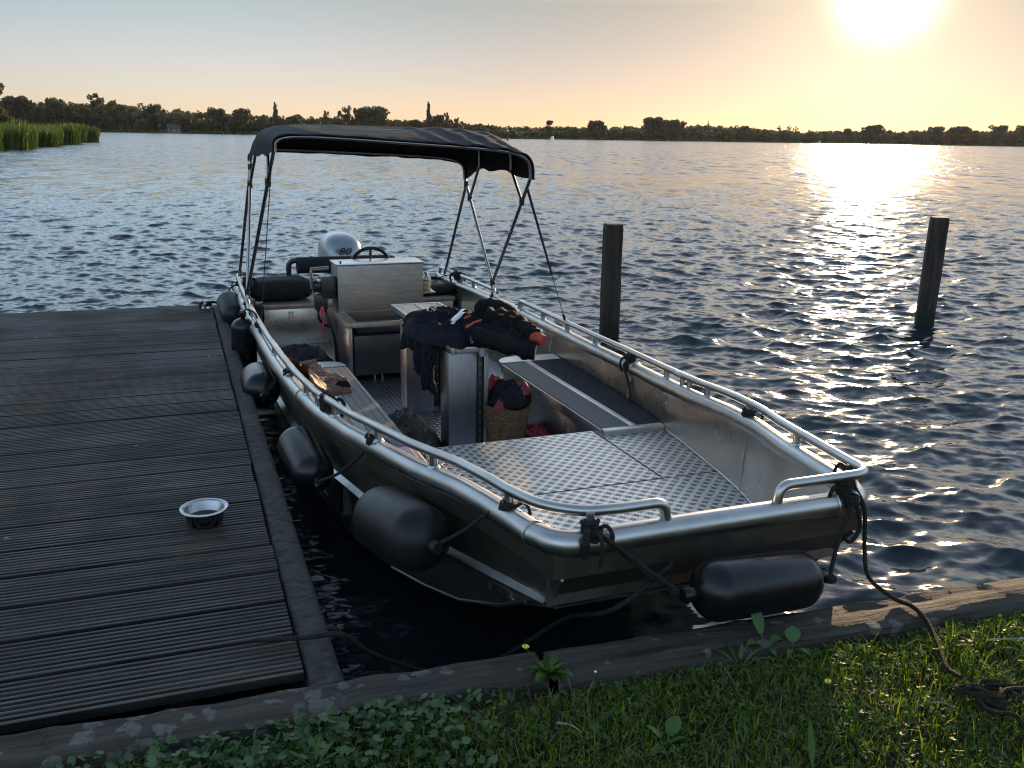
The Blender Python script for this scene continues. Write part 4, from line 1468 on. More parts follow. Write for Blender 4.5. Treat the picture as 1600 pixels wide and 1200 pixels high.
def cloth(name, label, cat, c, rx, ry, h, seed, ang, mat, folds=6., zf=None):
    t = Thing(name, label, cat, c, single=True)
    mb = MB()
    rumple(mb, c[0], c[1], c[2], rx, ry, h, seed, ang, folds=folds, zfun=zf)
    crumple(mb, .009, 10)
    return t.part(mb, name, mat, 70)
def brown():
    t = Thing("brown_jacket", "quilted brown jacket spread along the jetty-side bench", "jacket", (3.45, -.78, .553), single=True)
    mb = MB()
    def fn(u, v, o=0.):
        s = 3.02 + .86 * u + .05 * math.sin(v * 4 + 1)
        w = -.655 + .05 * math.sin(u * 5 + .5) - .03 * fbm(u * 4, 2, 1) - v * .27
        q = abs(math.sin(u * PI * 5.0)) ** .35 * abs(math.sin(v * PI * 2.0 + .3)) ** .35
        z = .556 + .020 * q + .018 * fbm(s * 7, w * 9, 2) + .010 * abs(fbm(s * 19, w * 19, 6)) + max(0, v - .55) ** 1.3 * .36
        if min(u, 1 - u, v) < .02: z = .553
        return Vector((s, max(w, -(bw_(s) - .075)), z - o))
    mb.grid(lambda u, v: fn(u, v), 90, 44)
    mb.grid(lambda u, v: Vector((fn(u, v).x, fn(u, v).y, max(.551, fn(u, v).z - .02))), 90, 44)
    return t.part(mb, "brown_jacket", BROWNCLOTH, 70)
brown()
cloth("dark_clothes", "dark clothes heaped on the floor before the stern bench", "clothes", (5.2, -.62, FL + .002), .32, .24, .16, 6.2, .4, DARKCLOTH)
cloth("knitted_hat", "small dark hat lying on the bench beside the brown jacket", "hat", (3.17, -.665, .553), .065, .055, .055, 2.9, .2, BLACKCLOTH)
cloth("brown_coat", "dark brown coat dumped on the floor between bench and table", "coat", (2.78, -.33, FL + .002), .60, .18, .20, 9.4, .16, BROWNCOAT, 6)
cloth("dark_bundle", "dark bundle slumped on the brown jacket against the boat's side", "clothes", (2.88, -.83, .553), .20, .08, .09, 1.7, .05, DARKCLOTH, 6)

t = Thing("padded_pouch", "blue and mauve padded pouch at the jetty-side corner of the foredeck", "pouch", (1.74, -.66, DK))
mb = MB().box((1.60, -.74, DK), (1.90, -.55, DK + .075), .022)
t.part(mb, "body", MAUVECLOTH, 50)
mb = MB().box((1.595, -.765, DK + .076), (1.78, -.60, DK + .100), .010)
mb.box((1.58, -.78, DK + .02), (1.598, -.58, DK + .07), .006)
rumple(mb, 1.80, -.72, DK + .075, .09, .05, .06, 3.8, .3, folds=7)
t.part(mb, "blue_flap", BLUECLOTH, 50)

def red_cord():
    t = Thing("red_cord", "tangled red cord heaped on the floor under the bench", "cord", (2.6, .50, FL), single=True)
    rd = random.Random(5)
    mb = MB()
    for k in range(13):
        pts = []
        for q in range(7):
            pts.append((2.62 + rd.uniform(-.32, .32), .455 + rd.uniform(-.11, .13), FL + .012 + rd.uniform(0, .05)))
        mb.tube(spline(pts, 7), .0085, 6)
    t.part(mb, "cord", REDROPE, 60)
red_cord()

# hatch strap
t = Thing("strap", "thin dark strap lying across the foredeck beside the hatch", "strap", (1.55, -.51, DK), single=True)
t.part(MB().tube(spline([(2.0, -.47, DK + .006), (1.75, -.515, DK + .007), (1.5, -.53, DK + .006), (1.22, -.53, DK + .006), (1.02, -.60, DK + .007)], 8), .006, 6), "strap", ROPE)

# ------------------------------------------------------------------ fenders and ropes
def fender(label, c, axis, ln, rad, mat, lines, seed=1):
    c = Vector(c); ax = Vector(axis).normalized()
    t = Thing("boat_fender", label, "fender", c, "black fenders hung round the boat")
    q = Vector((0, 0, 1)).rotation_difference(ax).to_matrix().to_4x4()
    Mx = Matrix.Translation(c) @ q
    prof = []
    h = ln / 2
    for k in range(9):
        a = k / 8 * PI / 2
        prof.append((rad * math.sin(a) + (.0), -h + rad * .85 * (1 - math.cos(a))))
    prof[0] = (.022, -h - .002)
    prof = [(.020, -h - .055), (.026, -h - .045), (.024, -h - .012)] + prof[1:]
    mid = [(rad * 1.012, 0)]
    full = prof + mid + [(r, -z) for r, z in reversed(prof)]
    mb = MB().lathe(full, 36, Mx)
    t.part(mb, "fender_body", mat, 50)
    for i, pts in enumerate(lines):
        lm = MB()
        lm.tube(spline(pts, 8), .0075, 7)
        knot(lm, pts[-1], .023, seed + i, 4, .035, .0068, 1)
        knot(lm, pts[0], .016, seed + i + 7, 3, .02, .0065, 0)
        t.part(lm, "fender_line", ROPE, 60)
    return t
# across the bow
fender("big glossy black fender lying across the bow", (-.135, .055, .705), (.10, 1, -.10), .50, .098, BLACK_RUBBER,
       [[(-.13, -.245, .735), (-.10, -.33, .80), (-.045, -.42, .875), (-.005, -.482, .905)], [(-.13, .352, .675), (-.09, .40, .74), (-.05, .465, .84), (-.02, .505, .90)]], 3)
fender("dusty fat black fender between bow shoulder and jetty, nearest the bank", (.78, -.90, .66), (1, -.19, -.12), .52, .125, GREY_VINYL,
       [[(.50, -.84, .70), (.42, -.76, .78), (.34, -.70, .87), (.285, -.655, .905)]], 11)
fender("black fender with a grey sheen, slung low amidships on the jetty side", (1.93, -1.085, .56), (1, -.10, .18), .46, .10, BLACK_RUBBER,
       [[(1.66, -1.06, .54), (1.52, -1.0, .62), (1.40, -.93, .73), (1.29, -.885, .84)]], 17)
fender("rounded black fender wedged against the jetty beside the bench", (3.45, -1.135, .545), (1, .02, .05), .42, .115, BLACK_RUBBER,
       [[(3.20, -1.12, .56), (3.10, -1.09, .63), (3.0, -1.06, .72), (2.86, -1.03, .76)]], 23)
fender("upright black fender hanging from the rail near the jetty's far end", (4.55, -1.13, .56), (0, .02, 1), .42, .09, BLACK_RUBBER,
       [[(4.55, -1.13, .80), (4.50, -1.10, .84), (4.30, -1.06, .84), (4.2, -1.05, .78)]], 29)
fender("grey-sheened black fender at the stern beyond the jetty corner", (5.75, -1.12, .62), (1, -.1, .35), .40, .105, GREY_VINYL,
       [[(5.95, -1.13, .71), (6.0, -1.10, .76), (6.05, -1.03, .79), (6.1, -1.02, .78)]], 31)

def rope(name, label, pts, r=.011, mat=ROPE, extra=None, n=10):
    mb = MB()
    P = spline(pts, n)
    mb.tube(P, r, 8)
    # a second strand twisting round the first so that the lay shows
    tw = []
    L_ = 0.
    for i, p in enumerate(P):
        if i: L_ += (p - P[i - 1]).length
        a = L_ * 190
        tw.append(p + Vector((math.cos(a), math.sin(a), .5 * math.sin(a + 1))) * r * .45)
    mb.tube(tw, r * .75, 6)
    if extra: extra(mb)
    c = P[0]
    o = mesh_obj(name, [v - c for v in mb.v], mb.f, mat, None, 60)
    o.location = c
    finish(o, "", label, "rope")
    return o
def ex1(mb):
    knot(mb, W(.02, .505, .925), .024, 41, 7, .08, .008, 2)
    knot(mb, W(.12, bw_(.12), .935), .022, 43, 4, .04, .008, 1)
    lp_ = [W(-.03, .50, .90), W(-.045, .475, .85), W(-.045, .465, .79), W(-.045, .50, .75), W(-.045, .535, .79), W(-.045, .525, .85), W(-.03, .51, .90)]
    mb.tube(spline(lp_, 6), .0075, 7)
    # heap of slack in the grass
    rd = random.Random(9)
    c = Vector((1.36, 2.26, .60))
    for k in range(6):
        pts = []
        a0 = rd.uniform(0, 6)
        for q in range(6):
            a = a0 + q * 1.1
            pts.append(c + Vector((math.cos(a) * rd.uniform(.02, .12), math.sin(a) * rd.uniform(.015, .075), rd.uniform(.0, .035))))
        mb.tube(spline(pts, 5), .0055, 6)
    mb.tube(spline([c + Vector((-.06, -.04, .02)), c + Vector((-.05, -.10, .02)), c + Vector((-.0, -.13, .03)), c + Vector((.01, -.19, .005)), c + Vector((.03, -.25, .0))], 6), .0065, 7)
rope("mooring_rope", "brown-black mooring rope from the bow rail to a heap in the grass",
     [W(.05, .565, .93), W(-.03, .56, .86), W(-.05, .565, .72), (1.235, 2.86, .66), (1.30, 2.80, .615), (1.345, 2.745, .612), (1.36, 2.66, .60), (1.335, 2.52, .595), (1.305, 2.40, .60), (1.31, 2.33, .615)], .0075, ROPE_BROWN, ex1)
def ex2(mb):
    knot(mb, W(.02, -.482, .915), .024, 51, 5, .055, .008, 3)
rope("bow_line", "black bow line slanting down from the bow knot behind the fender",
     [W(-.005, -.482, .92), W(-.03, -.44, .89), W(-.045, -.36, .81), W(-.06, -.27, .735), W(-.07, -.20, .70)], .0072, ROPE, ex2)
rope("mooring_rope", "dark mooring line drooping from the jetty beam up to the bow",
     [(-.78, 2.53, .575), (-.64, 2.565, .566), (-.525, 2.60, .558), (-.44, 2.68, .44), (-.25, 2.80, .30), (-.05, 2.87, .30), (.20, 2.93, .44), W(-.05, -.42, .66), W(-.02, -.20, .765)], .0085)
def ex3(mb):
    knot(mb, W(6.0, -.955, .82), .03, 61, 5, .06, .011, 2)
    knot(mb, (-2.735, 8.095, .60), .022, 62, 3, .03, .010, 1)
rope("stern_line", "black stern line from the jetty's corner cleat to the boat's stern rail",
     [(-2.735, 8.095, .615), (-2.68, 8.16, .60), (-2.60, 8.22, .56), W(6.05, -1.10, .60), W(6.03, -1.03, .72), W(6.0, -.965, .83)], .011, ROPE, ex3)
t = Thing("rope_tie", "black rope tie knotted round the far rail post, its end hanging into the boat", "rope", (2.52, .99, .76), single=True)
mb = MB()
knot(mb, (2.52, 1.012, .775), .026, 71, 5, .05, .009, 2)
mb.tube(spline([(2.52, .985, .765), (2.50, .955, .74), (2.42, .945, .66), (2.36, .935, .59), (2.33, .90, .565)], 7), .008, 7)
mb.tube(spline([(2.50, .985, .76), (2.47, .95, .72), (2.40, .94, .64), (2.35, .93, .585), (2.30, .92, .565)], 7), .007, 7)
t.part(mb, "rope_tie", ROPE, 60)
t = Thing("rope_tie", "small black rope tie round the rail post above the sunlit glitter", "rope", (1.04, .84, .85), single=True)
mb = MB(); knot(mb, (1.04, bw_(1.04), zg(1.04) + .05), .024, 81, 4, .03, .008, 1)
t.part(mb, "rope_tie", ROPE, 60)
t = Thing("rope_tie", "black knotted rope on the stern rail beyond the console", "rope", (5.95, 1.03, .80), single=True)
mb = MB(); knot(mb, (6.02, 1.01, .79), .035, 91, 5, .07, .012, 3)
mb.tube(spline([(6.45, .93, .70), (6.3, .97, .75), (6.1, 1.0, .79)], 5), .006, 6)
t.part(mb, "rope_tie", ROPE, 60)
t = Thing("rope_tie", "bundle of coiled brown rope tied on the jetty-side bollard cleat", "rope", (1.97, -.96, .80), single=True)
mb = MB(); knot(mb, (1.99, -.955, zg(2) + .075), .030, 95, 6, .075, .011, 2)
t.part(mb, "rope_tie", ROPE_BROWN, 60)

# ------------------------------------------------------------------ grass and herbs on the bank
def np_mesh(name, V, F, mat, smooth=False):
    """V (n,3) array, F list of (k,m) index arrays"""
    me = bpy.data.meshes.new(name)
    loops = np.concatenate([f.ravel() for f in F]).astype(np.int32)
    tot = np.concatenate([np.full(len(f), f.shape[1], np.int32) for f in F])
    me.vertices.add(len(V)); me.vertices.foreach_set('co', V.astype(np.float32).ravel())
    me.loops.add(len(loops)); me.loops.foreach_set('vertex_index', loops)
    me.polygons.add(len(tot))
    st = np.concatenate([[0], np.cumsum(tot)[:-1]]).astype(np.int32)
    me.polygons.foreach_set('loop_start', st); me.polygons.foreach_set('loop_total', tot)
    if smooth: me.polygons.foreach_set('use_smooth', np.ones(len(tot), bool))
    me.update(); me.validate()
    me.materials.append(mat)
    o = bpy.data.objects.new(name, me)
    COL.objects.link(o)
    return o

def edge_y(x):
    return np.where(x < .09, 1.243 + (x + 3.6) * .336 - .155, 2.462 + (x - .10) * .3133 - .165)

def bank_z(x, t):
    b_ = np.array([.565 + .018 * fbm(float(a) * 2.1, float(q) * 2.1, 3., 4) for a, q in zip(x, t)])
    return b_ - .03 * np.exp(-t * 14)

def scatter(n, x0, x1, tmax, g, dens=None):
    x = g.uniform(x0, x1, n)
    t = tmax * g.uniform(0, 1, n) ** 1.25
    if dens is not None:
        keep = g.uniform(0, 1, n) < dens(x, t)
        x, t = x[keep], t[keep]
    return x, edge_y(x) - t, bank_z(x, t), t

def blades(name, n, x0, x1, tmax, h0, h1, wd, mat, label, seed, lean=.6, dens=None):
    g = np.random.default_rng(seed)
    x, y, z, t = scatter(n, x0, x1, tmax, g, dens)
    n = len(x)
    h = g.uniform(h0, h1, n) * (.55 + .45 * np.clip(t / .10, 0, 1))
    a = g.uniform(0, 2 * PI, n); ln = g.uniform(.15, 1, n) * lean
    dx, dy = np.cos(a), np.sin(a)
    b = a + g.normal(PI / 2, .5, n)
    wx, wy = np.cos(b), np.sin(b)
    w = wd * g.uniform(.6, 1.3, n)
    P = np.stack([x, y, z], -1)
    D = np.stack([dx, dy, 0 * dx], -1); Wv = np.stack([wx, wy, 0 * wx], -1)
    rows = []
    for k, (f_, ww) in enumerate(((0, 1), (.4, .9), (.75, .6), (1, 0))):
        c = P + D * (h * ln * f_ ** 1.8)[:, None] + np.array([0, 0, 1]) * (h * f_ * (1 - .35 * ln * f_))[:, None]
        if ww:
            rows += [c - Wv * (w * ww)[:, None], c + Wv * (w * ww)[:, None]]
        else:
            rows += [c]
    V = np.stack(rows, 1).reshape(-1, 3)
    i = np.arange(n)[:, None] * 7
    quads = np.concatenate([i + np.array([0, 1, 3, 2]), i + np.array([2, 3, 5, 4])])
    tris = i + np.array([4, 5, 6])
    o = np_mesh(name, V, [quads, tris], mat)
    return finish(o, "", label, None, None, 'stuff')

def leaves(name, n, x0, x1, tmax, s0, s1, shape, hz, mat, label, seed, tilt=.5, dens=None, single=None, h_off=(.01, .05)):
    """small flat leaves (outline = shape of unit size) on short stalks"""
    g = np.random.default_rng(seed)
    x, y, z, t = scatter(n, x0, x1, tmax, g, dens)
    n = len(x)
    s = g.uniform(s0, s1, n)
    a = g.uniform(0, 2 * PI, n)
    tl = g.normal(0, tilt, n); tl2 = g.normal(0, tilt, n)
    U = np.stack([np.cos(a) * np.cos(tl), np.sin(a) * np.cos(tl), np.sin(tl)], -1)
    Vv = np.stack([-np.sin(a) * np.cos(tl2), np.cos(a) * np.cos(tl2), np.sin(tl2)], -1)
    N = np.cross(U, Vv)
    P = np.stack([x, y, z + g.uniform(*h_off, n)], -1)
    m = len(shape)
    pts = []
    for (u, v) in shape:
        pts.append(P + U * (s * u)[:, None] + Vv * (s * v)[:, None] + N * (s * .22 * (u * u + v * v))[:, None])
    V = np.stack([P + U * (s * .05)[:, None]] + pts, 1).reshape(-1, 3)
    i = np.arange(n)[:, None] * (m + 1)
    F = np.concatenate([i + np.array([0, 1 + k, 1 + (k + 1) % m]) for k in range(m)])
    o = np_mesh(name, V, [F], mat)
    return finish(o, "", label, None, None, 'stuff')

ROUND = [(.5 * math.cos(a) * (1 + .07 * math.cos(6 * a)), .5 * math.sin(a) * (1 + .07 * math.cos(6 * a))) for a in np.linspace(.35, 2 * PI - .35, 13)] + [(.12, 0)]
OVAL = [(-.5, 0), (-.3, .17), (0, .24), (.3, .15), (.5, 0), (.3, -.15), (0, -.24), (-.3, -.17)]
TREF = [(.1, 0), (.25, .22), (.5, .2), (.42, .02), (.5, -.2), (.25, -.22), (-.0, -.1), (-.35, -.3), (-.5, -.12), (-.3, 0), (-.5, .12), (-.35, .3), (0, .1)]

def thin_edge(x, t):
    bare = np.exp(-((x - .02) ** 2 / .02 + (t - .06) ** 2 / .006))
    return np.clip(.25 + t / .07, 0, 1) * (1 - .9 * bare)
blades("grass", 70000, -1.7, 4.1, 1.5, .018, .050, .0016, GRASS_M, "short green grass growing along the bank", 21, .9, thin_edge)
blades("grass_tufts", 4400, -1.5, 4.0, 1.3, .05, .105, .0019, GRASS_M, "longer loose grass blades standing out of the turf", 22, .9, lambda x, t: np.clip((np.sin(x * 9 + 2) * np.sin(t * 13 + x * 4) + .15) * 1.6, .03, 1))
STRAW_M = leaf_mat("dead_grass", (.10, .075, .035), (.20, .16, .08), .6, .2)
blades("dead_grass", 2600, -1.6, 2.6, 1.4, .03, .085, .0012, STRAW_M, "scattered dead straw-coloured blades in the turf", 27, 1.3)
leaves("clover_cover", 35000, -1.6, 4.0, 1.45, .012, .026, TREF, .02, HERB_M, "small herb leaves creeping through the turf", 23, .55, thin_edge, None, (.004, .034))
leaves("ground_ivy", 2300, -1.15, .02, .45, .011, .030, ROUND, .05, IVY_M, "round scalloped ground ivy leaves over the timber's edge", 24, .5,
       lambda x, t: np.clip(1.25 - np.abs(x + .48) * 1.7, 0, 1) * np.clip(1.2 - t * 2.2, 0, 1), None, (.01, .07))

def plant(name, label, cat, c, leaf_list, mat, extra=None, stem=.0016, group=None):
    """leaf_list: (azimuth, length, width, rise, droop)"""
    root = empty(name, label, cat, c, 0, group)
    rd = random.Random(int(c[0] * 1000) + 5)
    sm = MB(); lm = MB()
    for az, ln, wd, rise, droop in leaf_list:
        d = Vector((math.cos(az), math.sin(az), 0)); sd = Vector((-d.y, d.x, 0))
        L0 = ln * .35
        def cen(u):
            r_ = L0 + ln * u if L0 else ln * u
            return d * (r_ * .8) + Vector((0, 0, rise * (L0 / ln + u) - droop * u * u * ln))
        sm.tube([Vector((0, 0, -.01)), cen(-.2) * .6, cen(0)], stem, 5)
        rows = []
        for k in range(8):
            u = k / 7
            w = wd * math.sin(PI * (.06 + .94 * u) ** .8) * .5 * (1 + .06 * math.sin(u * 22)) + .0005
            c_ = cen(u)
            rows.append([c_ - sd * w + Vector((0, 0, w * .3)), c_, c_ + sd * w + Vector((0, 0, w * .3))])
        v = [p for r_ in rows for p in r_]
        f = []
        for j in range(7):
            for i in range(2):
                f.append((j * 3 + i, j * 3 + i + 1, j * 3 + i + 4, j * 3 + i + 3))
        lm.add(v, f)
    lm.build("leaves", mat, root, 60, recalc=False)
    sm.build("stems", mat, root, 60)
    if extra: extra(root)
    return root

def gp(x, t, dz=0):
    return (x, float(edge_y(np.array([x]))[0]) - t, .565 + dz)
rd = random.Random(3)
plant("broadleaf_plant", "tallest broad upright leaf plant on the timber below the bow fender", "plant", gp(.80, -.02, .01), [(1.9, .085, .040, .10, .2), (.3, .06, .03, .04, .6), (3.6, .07, .035, .045, .5), (5.2, .05, .02, .02, .6)], CLUB_M, None, .002)
plant("broadleaf_plant", "single rounded leaf plant standing right beside the tall broad-leaved one", "plant", gp(.885, .01, .01), [(1.4, .038, .048, .05, .2), (4.2, .05, .02, .015, .6), (5.6, .06, .018, .02, .5)], CLUB_M, None, .002)
plant("dock_leaf", "large pale leaf plant in the middle of the grass in shade", "plant", gp(.42, .33, .0), [(1.0, .07, .042, .05, .3), (3.9, .06, .02, .02, .4), (2.6, .055, .016, .045, .4), (.1, .05, .015, .03, .4)], CLUB_M)
plant("weed", "bright spiky weed at the bottom edge of the grass", "plant", gp(.76, .58, 0), [(1.5, .085, .016, .11, .2), (.2, .08, .016, .05, .3), (2.8, .07, .014, .04, .3), (4.4, .06, .014, .03, .3)], HERB_M)
plant("weed", "narrow-leaved weed among the ground ivy", "plant", gp(-.47, .22, .02), [(a, .06, .012, .055, .3) for a in (0, .8, 1.5, 2.3, 3.1, 3.9, 4.8, 5.6)], HERB_M)
plant("weed", "long-leaved weed in the sunlit corner by the rope heap", "plant", gp(1.62, .25, 0), [(a, .075, .013, .04, .4) for a in (.2, 1.1, 2.0, 2.9, 4.1, 5.1)], HERB_M)
plant("weed", "grassy weed rosette left of the broad-leaved plants", "plant", gp(.70, .05, 0), [(a, .085, .010, .05, .35) for a in (0, .6, 1.3, 1.9, 2.6, 3.3, 4.0, 4.7, 5.5)], HERB_M)
def butter(root):
    fm = MB()
    p = Vector((-.062, .045, .055))
    st = MB().tube(spline([(0, 0, 0), (-.03, .02, .035), p], 5), .0013, 5)
    st.build("flower_stem", HERB_M, root)
    for k in range(5):
        a = k * 2 * PI / 5
        fm.grid(lambda u, v: p + Vector((math.cos(a + (u - .5) * 1.1), math.sin(a + (u - .5) * 1.1), 0)) * (.011 * v) + Vector((0, 0, .008 * v * v)), 5, 4)
    fm.build("flower", YELLOW, root, 60, recalc=False)
plant("buttercup", "leafy buttercup with one yellow flower at the split between the timbers", "plant", gp(.115, -.03, .035),
      [(rd.uniform(0, 6.28), rd.uniform(.025, .075), rd.uniform(.012, .022), rd.uniform(.01, .045), rd.uniform(.2, .7)) for _ in range(46)], HERB_M, butter, .0012)
def daisy(label, x, t, h, tilt):
    c = gp(x, t, 0)
    root = empty("daisy", label, "flower", c)
    MB().tube(spline([(0, 0, 0), (tilt * .4, 0, h * .6), (tilt, .005, h)], 5), .0009, 5).build("stem", HERB_M, root)
    MB().lathe([(.0, .003), (.004, .0015), (.0045, 0), (.0, -.002)], 9, Matrix.Translation((tilt, .005, h)), cap=False).build("flower_head", WHITE_PETAL, root)
daisy("tiny white seed head on a thin stalk before the right-hand timber", .25, .03, .055, .004)
def dande(label, x, t):
    c = gp(x, t, .025)
    mb = MB().lathe([(.0, .006), (.009, .004), (.011, 0), (.004, -.006)], 12, cap=False)
    o = mb.build("yellow_flower", YELLOW, None)
    o.location = c
    finish(o, "", label, "flower")
dande("yellow flower low in the grass below the broad-leaved plants", .93, .22)
dande("yellow flower at the picture's bottom edge in the shade", .16, .53)
def stick(label, p, q, r=.003):
    c = Vector(p)
    o = MB().tube(spline([(0, 0, 0), (Vector(q) - c) * .5 + Vector((.004, .003, .006)), Vector(q) - c], 5), [r, r * 1.1, r * .7], 6).build("dry_stick", STICK_M, None)
    o.location = c
    finish(o, "", label, "stick")
a = gp(.135, .20, .035); b_ = gp(.20, .255, .03)
stick("pale dry stick on the soil under the buttercup", a, b_)
a = gp(1.50, .18, .04); b_ = gp(1.68, .24, .04)
stick("grey dry stick in the sunlit grass near the rope heap", a, b_, .0035)
a = gp(1.16, .40, .03); b_ = gp(1.235, .43, .03)
stick("reddish dry stick lying left of the rope heap", a, b_, .0025)

# ------------------------------------------------------------------ reed bed and far shore
def px_dir(px):
    """bearing of a picture column along the horizon"""
    v = cam.matrix_world.to_3x3() @ Vector(((px - 800) / 1430., (388 - .01745 * (px - 800)) / 1430., -1))
    return math.atan2(v.x, v.y)
def reeds():
    g = np.random.default_rng(31)
    front = [(-38.7, 60.), (-47.4, 86.5), (-52.6, 104), (-59, 124), (-67.4, 147)]
    n = 26000
    # points between the water's edge and 30 m behind it
    fx = np.array([p[0] for p in front]); fy = np.array([p[1] for p in front])
    y = g.uniform(60, 151, n)
    ex = np.interp(y, fy, fx) + .8 * np.sin(y * .35) + .5 * np.sin(y * 1.1)
    off = 22 * g.uniform(0, 1, n) ** 2.2
    x = ex - off
    far_end = y > 147
    h = (2.35 + .45 * np.sin(x * .25) * np.sin(y * .18)) * g.uniform(.60, 1.15, n) * (1 + .07 * np.sin(y * .9) + .06 * np.sin(x * 1.3))
    h = np.where(far_end, h * .8, h)
    def strip(sel, wd, mat, name, label, hmul):
        xs_, ys_, hs_ = x[sel], y[sel], h[sel] * hmul
        m = len(xs_)
        a = g.uniform(0, 2 * PI, m)
        ln = g.uniform(.05, .35, m)
        P = np.stack([xs_, ys_, np.full(m, -.1)], -1)
        D = np.stack([np.cos(a) * .4 - .5 * .0 + .5, np.sin(a) * .6, 0 * a], -1)
        Wv = np.stack([np.cos(a + 1.2), np.sin(a + 1.2), 0 * a], -1)
        rows = []
        for f_, ww in ((0, .7), (.5, 1.), (.82, .7), (1, 0)):
            c = P + D * (hs_ * ln * f_ ** 2)[:, None] + np.array([0, 0, 1]) * (hs_ * f_)[:, None]
            if ww: rows += [c - Wv * wd * ww, c + Wv * wd * ww]
            else: rows += [c]
        V = np.stack(rows, 1).reshape(-1, 3)
        i = np.arange(m)[:, None] * 7
        o = np_mesh(name, V, [np.concatenate([i + np.array([0, 1, 3, 2]), i + np.array([2, 3, 5, 4])]), i + np.array([4, 5, 6])], mat)
        finish(o, "", label, None, None, 'stuff')
    r_ = g.uniform(0, 1, n)
    strip(r_ > .08, .055, REED_M, "reeds", "tall green reed bed at the water's edge", 1)
    strip(r_ <= .08, .045, REED_DRY, "dry_reeds", "straw-coloured reed stalks along the bed's foot", .75)
    mud = mesh_obj("reed_bank", [(-39.2, 60, .02), (-47.8, 86.5, .02), (-53.2, 104, .02), (-68, 148, .02), (-140, 160, .3), (-140, 60, .3)], [(0, 1, 2, 3, 4, 5)], SOIL, None, 0)
    finish(mud, "", "muddy ground under the reeds", None, None, 'structure')
reeds()

SH_PX = [-260, 0, 135, 250, 400, 600, 780, 1000, 1300, 1600, 1900]
SH_D = [640, 640, 660, 600, 600, 600, 640, 780, 950, 1150, 1300]
def shore(px, extra=0.):
    d = float(np.interp(px, SH_PX, SH_D)) + extra
    a = px_dir(px)
    return Vector((d * math.sin(a), d * math.cos(a), 0))
sv, sf = [], []
spx = list(range(-260, 1901, 20))
for p in spx:
    wob = 8 * fbm(p * .013, 1, 2)
    for ex, z in ((wob, -.3), (wob + 3, .5), (40, 1.0), (120, 2.0), (260, 3.0)):
        q = shore(p, ex); sv.append((q.x, q.y, z))
for i in range(len(spx) - 1):
    for k in range(4):
        sf.append((i * 5 + k, i * 5 + k + 1, (i + 1) * 5 + k + 1, (i + 1) * 5 + k))
finish(mesh_obj("far_shore", sv, sf, SHORE, None, 60), "", "low wooded far shore of the lake", None, None, 'structure')

# skyline of the woods behind the single trees: picture column -> height in picture rows above the water
BELT_PX = [-260, 0, 60, 110, 150, 195, 240, 300, 350, 400, 480, 560, 640, 700, 750, 800, 900, 1000, 1060, 1100, 1180, 1240, 1300, 1400, 1500, 1600, 1900]
BELT_H = [38, 38, 37, 35, 36, 36, 34, 30, 27, 26, 24, 24, 23, 23, 20, 17, 17, 19, 22, 22, 19, 17, 17, 18, 19, 20, 20]
def clump_mesh(centers, radii, per, size, g, flat=.75):
    """leaf-clump faces spread over the shells of lobes"""
    Vs = []
    for c, r in zip(centers, radii):
        r = np.asarray(r, float) if hasattr(r, '__len__') else np.array([r, r, r * flat])
        d = g.normal(0, 1, (per, 3)); d /= np.linalg.norm(d, axis=1)[:, None]
        rad = g.uniform(.35, 1.04, per) ** .5
        p = np.asarray(c) + d * r * rad[:, None]
        a = g.normal(0, 1, (per, 3)); a /= np.linalg.norm(a, axis=1)[:, None]
        b_ = np.cross(a, g.normal(0, 1, (per, 3))); b_ /= np.linalg.norm(b_, axis=1)[:, None]
        s = size * g.uniform(.55, 1.35, per)[:, None]
        Vs.append(np.stack([p - a * s - b_ * s * .35, p + b_ * s * .8, p + a * s - b_ * s * .25, p - b_ * s * .75], 1))
    V = np.concatenate(Vs).reshape(-1, 3)
    F = np.arange(len(V)).reshape(-1, 4)
    return V, F
